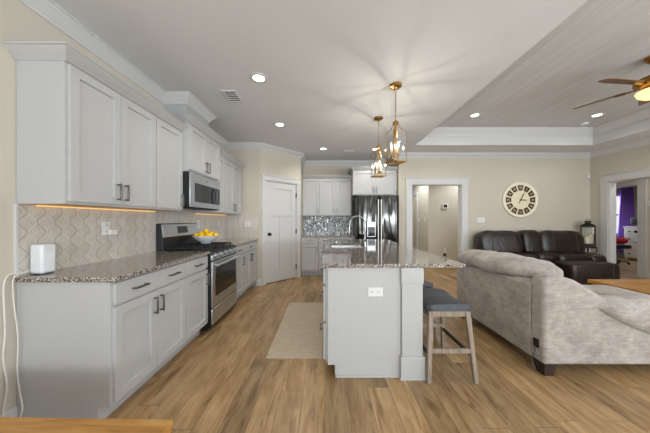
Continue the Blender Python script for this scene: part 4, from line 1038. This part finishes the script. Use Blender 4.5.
oc = thing('office_chair', 'black office chair under a red blanket inside the bedroom', 'chair', (8.42, 6.95, 0))
obj('seat', MB().pillow((8.42, 6.95, 0.50), (0.27, 0.27, 0.06), 0.4, 0.4), 'black', oc)
obj('backrest', MB().pillow((8.52, 7.24, 0.86), (0.22, 0.045, 0.30), 0.4, 0.4), 'black', oc)
obj('post', MB().cyl((8.42, 6.95, 0.10), (8.42, 6.95, 0.46), 0.028), 'black', oc)
for k in range(5):
    a = 2 * PI * k / 5 + 0.3; l = obj('base_leg', MB().bar((8.42, 6.95, 0.11), (8.42 + 0.28 * math.cos(a), 6.95 + 0.28 * math.sin(a), 0.075), 0.045, 0.03), 'black', oc)
    obj('caster', MB().cyl((8.42 + 0.28 * math.cos(a), 6.935 + 0.28 * math.sin(a), 0.03), (8.42 + 0.28 * math.cos(a), 6.965 + 0.28 * math.sin(a), 0.03), 0.03), 'black', l)
tag(obj('blanket', MB().pillow((8.42, 6.90, 0.663), (0.22, 0.20, 0.085), 0.7, 0.7, 28, 16, wr(0.012, 13)), 'red'), 'crumpled red blanket on the bedroom office chair', 'blanket')

# ------------------------------------------------------------------ ceiling fittings
def can_light(label, x, y, z, group, power):
    t = thing('ceiling_light', label, 'light', (x, y, z), 0, group)
    obj('trim_ring', MB().lathe((0, 0, 0), [(0.06, -0.002), (0.06, -0.008), (0.085, -0.006), (0.092, 0.0), (0.06, 0.0)], 32), 'trim', t, local=True)
    obj('lens', MB().lathe((0, 0, 0), [(0, 0), (0.06, 0), (0.06, -0.004), (0, -0.005)], 32), 'can', t, local=True)
    spot('ceiling_spot', (x, y, z - 0.03), power, (1, 0.95, 0.88))
GL = 'recessed kitchen ceiling lights'
can_light('round recessed ceiling light nearest the camera, beside the square vent', -0.683, 2.454, HC, GL, 34)
can_light('round recessed ceiling light midway between the near one and the back wall', -0.693, 3.65, HC, GL, 34)
can_light('round recessed ceiling light near the kitchen back wall cabinets', -0.033, 4.89, HC, GL, 34)
can_light('round recessed ceiling light above the fridge, behind the far pendant', 1.044, 4.92, HC, GL, 34)
GT = 'recessed lights in the boarded ceiling recess'
can_light('recessed light in the boarded ceiling, at the end nearer the island', 2.55, 4.05, HT, GT, 28)
can_light('recessed light in the boarded ceiling, below the fan in view', 4.63, 4.05, HT, GT, 28)
spot('ceiling_spot', (3.9, 5.85, HC - 0.04), 105, (0.93, 0.97, 1)); spot('ceiling_spot', (2.25, 6.6, HC - 0.04), 105, (0.93, 0.97, 1)); spot('ceiling_spot', (6.4, 4.4, HC - 0.04), 40, (1, 0.95, 0.88)); spot('ceiling_spot', (9.0, 6.3, HC - 0.04), 90, (1, 0.95, 0.9))  # vestibule and bedroom spots have no fittings, added to light those rooms
def vent(label, x, y, z, w, l):
    t = thing('ceiling_vent', label, 'vent', (x, y, z))
    m = MB(); m.box(-w / 2, w / 2, -l / 2, -l / 2 + 0.025, -0.01, 0).box(-w / 2, w / 2, l / 2 - 0.025, l / 2, -0.01, 0).box(-w / 2, -w / 2 + 0.025, -l / 2 + 0.025, l / 2 - 0.025, -0.01, 0).box(w / 2 - 0.025, w / 2, -l / 2 + 0.025, l / 2 - 0.025, -0.01, 0)
    obj('frame', m, 'trim', t, 0.002, local=True)
    obj('duct_shade', MB().box(-w / 2 + 0.02, w / 2 - 0.02, -l / 2 + 0.02, l / 2 - 0.02, -0.002, -0.0005), 'mattdark', t, local=True)  # flat dark sheet stands in for the shade behind the slats
    m = MB(); k = 6
    for i in range(k):
        y_ = -l / 2 + 0.03 + i * (l - 0.06) / (k - 1); m.bar((-w / 2 + 0.02, y_, -0.006), (w / 2 - 0.02, y_, -0.006), 0.004, 0.010)
    obj('slats', m, 'trim', t, local=True)
vent('white ceiling air vent beside the nearest recessed light', -1.098, 2.82, HC, 0.17, 0.27)
vent('thin ceiling air vent over the back wall cabinets', 0.51, 5.08, HC, 0.28, 0.14)
tag(obj('smoke_detector', MB().lathe((4.80, 4.41, HT), [(0, -0.03), (0.05, -0.03), (0.062, -0.02), (0.065, -0.001), (0, -0.001)]), 'plastic'), 'round white smoke detector on the boarded ceiling', 'detector')

# pendants over the island
def make_pendant(label, loc, group):
    t = thing('pendant_light', label, 'pendant light', loc, 0.35, group)
    obj('canopy', MB().lathe((0, 0, 0), [(0, -0.001), (0.066, -0.001), (0.068, -0.012), (0.058, -0.026), (0.02, -0.034), (0.012, -0.05), (0, -0.05)], 32), 'brass', t, local=True)
    ch = MB(); z = -0.05
    for k in range(14):
        zz = z - k * 0.0245; pts = []
        for q in range(10):
            a = 2 * PI * q / 10; u, v_ = 0.0065 * math.cos(a), 0.0165 * math.sin(a); pts.append((u, 0, zz - 0.012 + v_) if k % 2 else (0, u, zz - 0.012 + v_))
        ch.tube(pts, 0.0022, 5, True)
    obj('chain', ch, 'brass', t, local=True)
    obj('hub', MB().lathe((0, 0, 0), [(0, -0.385), (0.01, -0.385), (0.012, -0.395), (0.03, -0.405), (0.034, -0.425), (0.026, -0.435), (0.012, -0.445), (0.010, -0.80), (0.022, -0.805), (0.022, -0.825), (0, -0.835)], 20), 'brass', t, local=True)
    for k in range(4):
        a = k * PI / 2 + PI / 4; c, q = math.cos(a), math.sin(a)
        pr = [(0.028, -0.415), (0.036, -0.45), (0.062, -0.49), (0.088, -0.505), (0.106, -0.525), (0.112, -0.555), (0.112, -0.70), (0.112, -0.835)]
        pts = smooth_pts([(c * r, q * r, z) for r, z in pr], 5)
        rings = []
        for i, p in enumerate(pts):
            d_ = (pts[min(i + 1, len(pts) - 1)] - pts[max(i - 1, 0)]).normalized(); sd_ = Vector((-q, c, 0)); nn = d_.cross(sd_)
            rings.append([p + sd_ * (u_ * 0.006) + nn * (v_ * 0.0025) for u_, v_ in ((-1, -1), (1, -1), (1, 1), (-1, 1))])
        obj('frame_strap', MB().loft(rings), 'brass', t, local=True)
    r = 0.112 / math.sqrt(2) ; bf = MB()
    for s in (-1, 1):
        bf.box(-r - 0.005, r + 0.005, s * r - 0.006, s * r + 0.006, -0.845, -0.832); bf.box(s * r - 0.006, s * r + 0.006, -r, r, -0.845, -0.832)
    bf.bar((-r, -r, -0.838), (r, r, -0.838), 0.009, 0.009); bf.bar((-r, r, -0.838), (r, -r, -0.838), 0.009, 0.009)
    obj('base_frame', bf, 'brass', t, local=True)
    for s, ax in ((-1, 0), (1, 0), (-1, 1), (1, 1)):
        m = MB()
        if ax: m.box(s * r - 0.0015, s * r + 0.0015, -r + 0.007, r - 0.007, -0.832, -0.585)
        else: m.box(-r + 0.007, r - 0.007, s * r - 0.0015, s * r + 0.0015, -0.832, -0.585)
        obj('glass_pane', m, 'glass', t, local=True)
    for k in range(3):
        a = 2 * PI * k / 3 + 0.5; c, q = math.cos(a) * 0.045, math.sin(a) * 0.045
        cm = MB().cyl((c, q, -0.775), (c, q, -0.695), 0.0095, n=12).lathe((c, q, -0.785), [(0, 0), (0.012, 0.002), (0.018, 0.012), (0, 0.012)], 14)
        cm.tube(smooth_pts([(0, 0, -0.80), (c * 0.5, q * 0.5, -0.81), (c, q, -0.785)], 5), 0.004, 6)
        cd = obj('candle_arm', cm, 'brass', t, local=True)
        obj('bulb', MB().lathe((c, q, -0.695), [(0, 0), (0.005, 0.002), (0.0085, 0.016), (0.0085, 0.028), (0.006, 0.045), (0.003, 0.06), (0, 0.07)], 14), 'bulb', cd, local=True)
    return t
GP = 'brass lantern pendants above the island'
pd = make_pendant('brass and glass lantern pendant hanging nearest the camera over the island', (0.767, 2.585, HC), GP)
def bulb_lamps(x, y, rz):
    for k in range(3):
        a = 2 * PI * k / 3 + 0.5 + rz
        l = bpy.data.lights.new('bulb_lamp', 'POINT'); l.energy = 9; l.color = (1, 0.93, 0.82); l.shadow_soft_size = 0.006
        o = bpy.data.objects.new('bulb_lamp', l); COL.objects.link(o); o.location = (x + 0.045 * math.cos(a), y + 0.045 * math.sin(a), HC - 0.665)
bulb_lamps(0.767, 2.585, 0.35); bulb_lamps(0.767, 3.42, 0.2)
dup(pd, (0.767, 3.42, HC), 0.2, 'brass and glass lantern pendant hanging farther away over the island', GP)

# ceiling fan
FXc, FYc = 3.60, 2.60; FB = 2.75
fn = thing('ceiling_fan', 'brass ceiling fan with walnut blades and glowing amber light bowl', 'fan', (FXc, FYc, HT))
obj('canopy', MB().lathe((FXc, FYc, HT), [(0, -0.001), (0.07, -0.001), (0.072, -0.03), (0.04, -0.065), (0.014, -0.075), (0, -0.075)]), 'fanbrass', fn)
obj('downrod', MB().cyl((FXc, FYc, HT - 0.07), (FXc, FYc, 2.85), 0.013), 'fanbrass', fn)
obj('motor_housing', MB().lathe((FXc, FYc, 0), [(0, 2.86), (0.03, 2.86), (0.06, 2.845), (0.13, 2.815), (0.15, 2.79), (0.15, 2.76), (0.12, 2.735), (0.09, 2.72), (0.09, 2.69), (0.0, 2.69)], 36), 'fanbrass', fn)
bowl = obj('light_bowl', MB().lathe((FXc, FYc, 0), [(0.0, 2.688), (0.125, 2.688), (0.135, 2.675), (0.12, 2.635), (0.08, 2.605), (0.03, 2.592), (0, 2.59)], 36), 'bowl_lit', fn)
obj('finial', MB().lathe((FXc, FYc, 2.565), [(0, 0), (0.01, 0.004), (0.014, 0.014), (0.008, 0.026), (0, 0.026)], 14), 'fanbrass', bowl)
for k in range(5):
    a = math.radians(186 - 72 * k); T = TR((FXc, FYc, FB)) @ Matrix.Rotation(a, 4, 'Z')
    m = MB(); m.T = T @ Matrix.Rotation(math.radians(-13), 4, 'X')
    m.prism([(0.20, -0.05), (0.24, -0.058), (0.56, -0.065), (0.63, -0.058), (0.655, -0.03), (0.655, 0.03), (0.63, 0.058), (0.56, 0.065), (0.24, 0.058), (0.20, 0.05)], 'z', -0.004, 0.004)
    bl = obj('blade', m, 'fanwood', fn, 0.002)
    m = MB(); m.T = T; m.bar((0.12, 0, -0.01), (0.24, 0, -0.008), 0.035, 0.008).prism([(0.21, -0.03), (0.29, -0.018), (0.29, 0.018), (0.21, 0.03)], 'z', -0.014, -0.006)
    obj('blade_iron', m, 'fanbrass', bl)
spot('fan_lamp', (FXc, FYc, 2.55), 30, (1, 0.8, 0.5), 3.0)
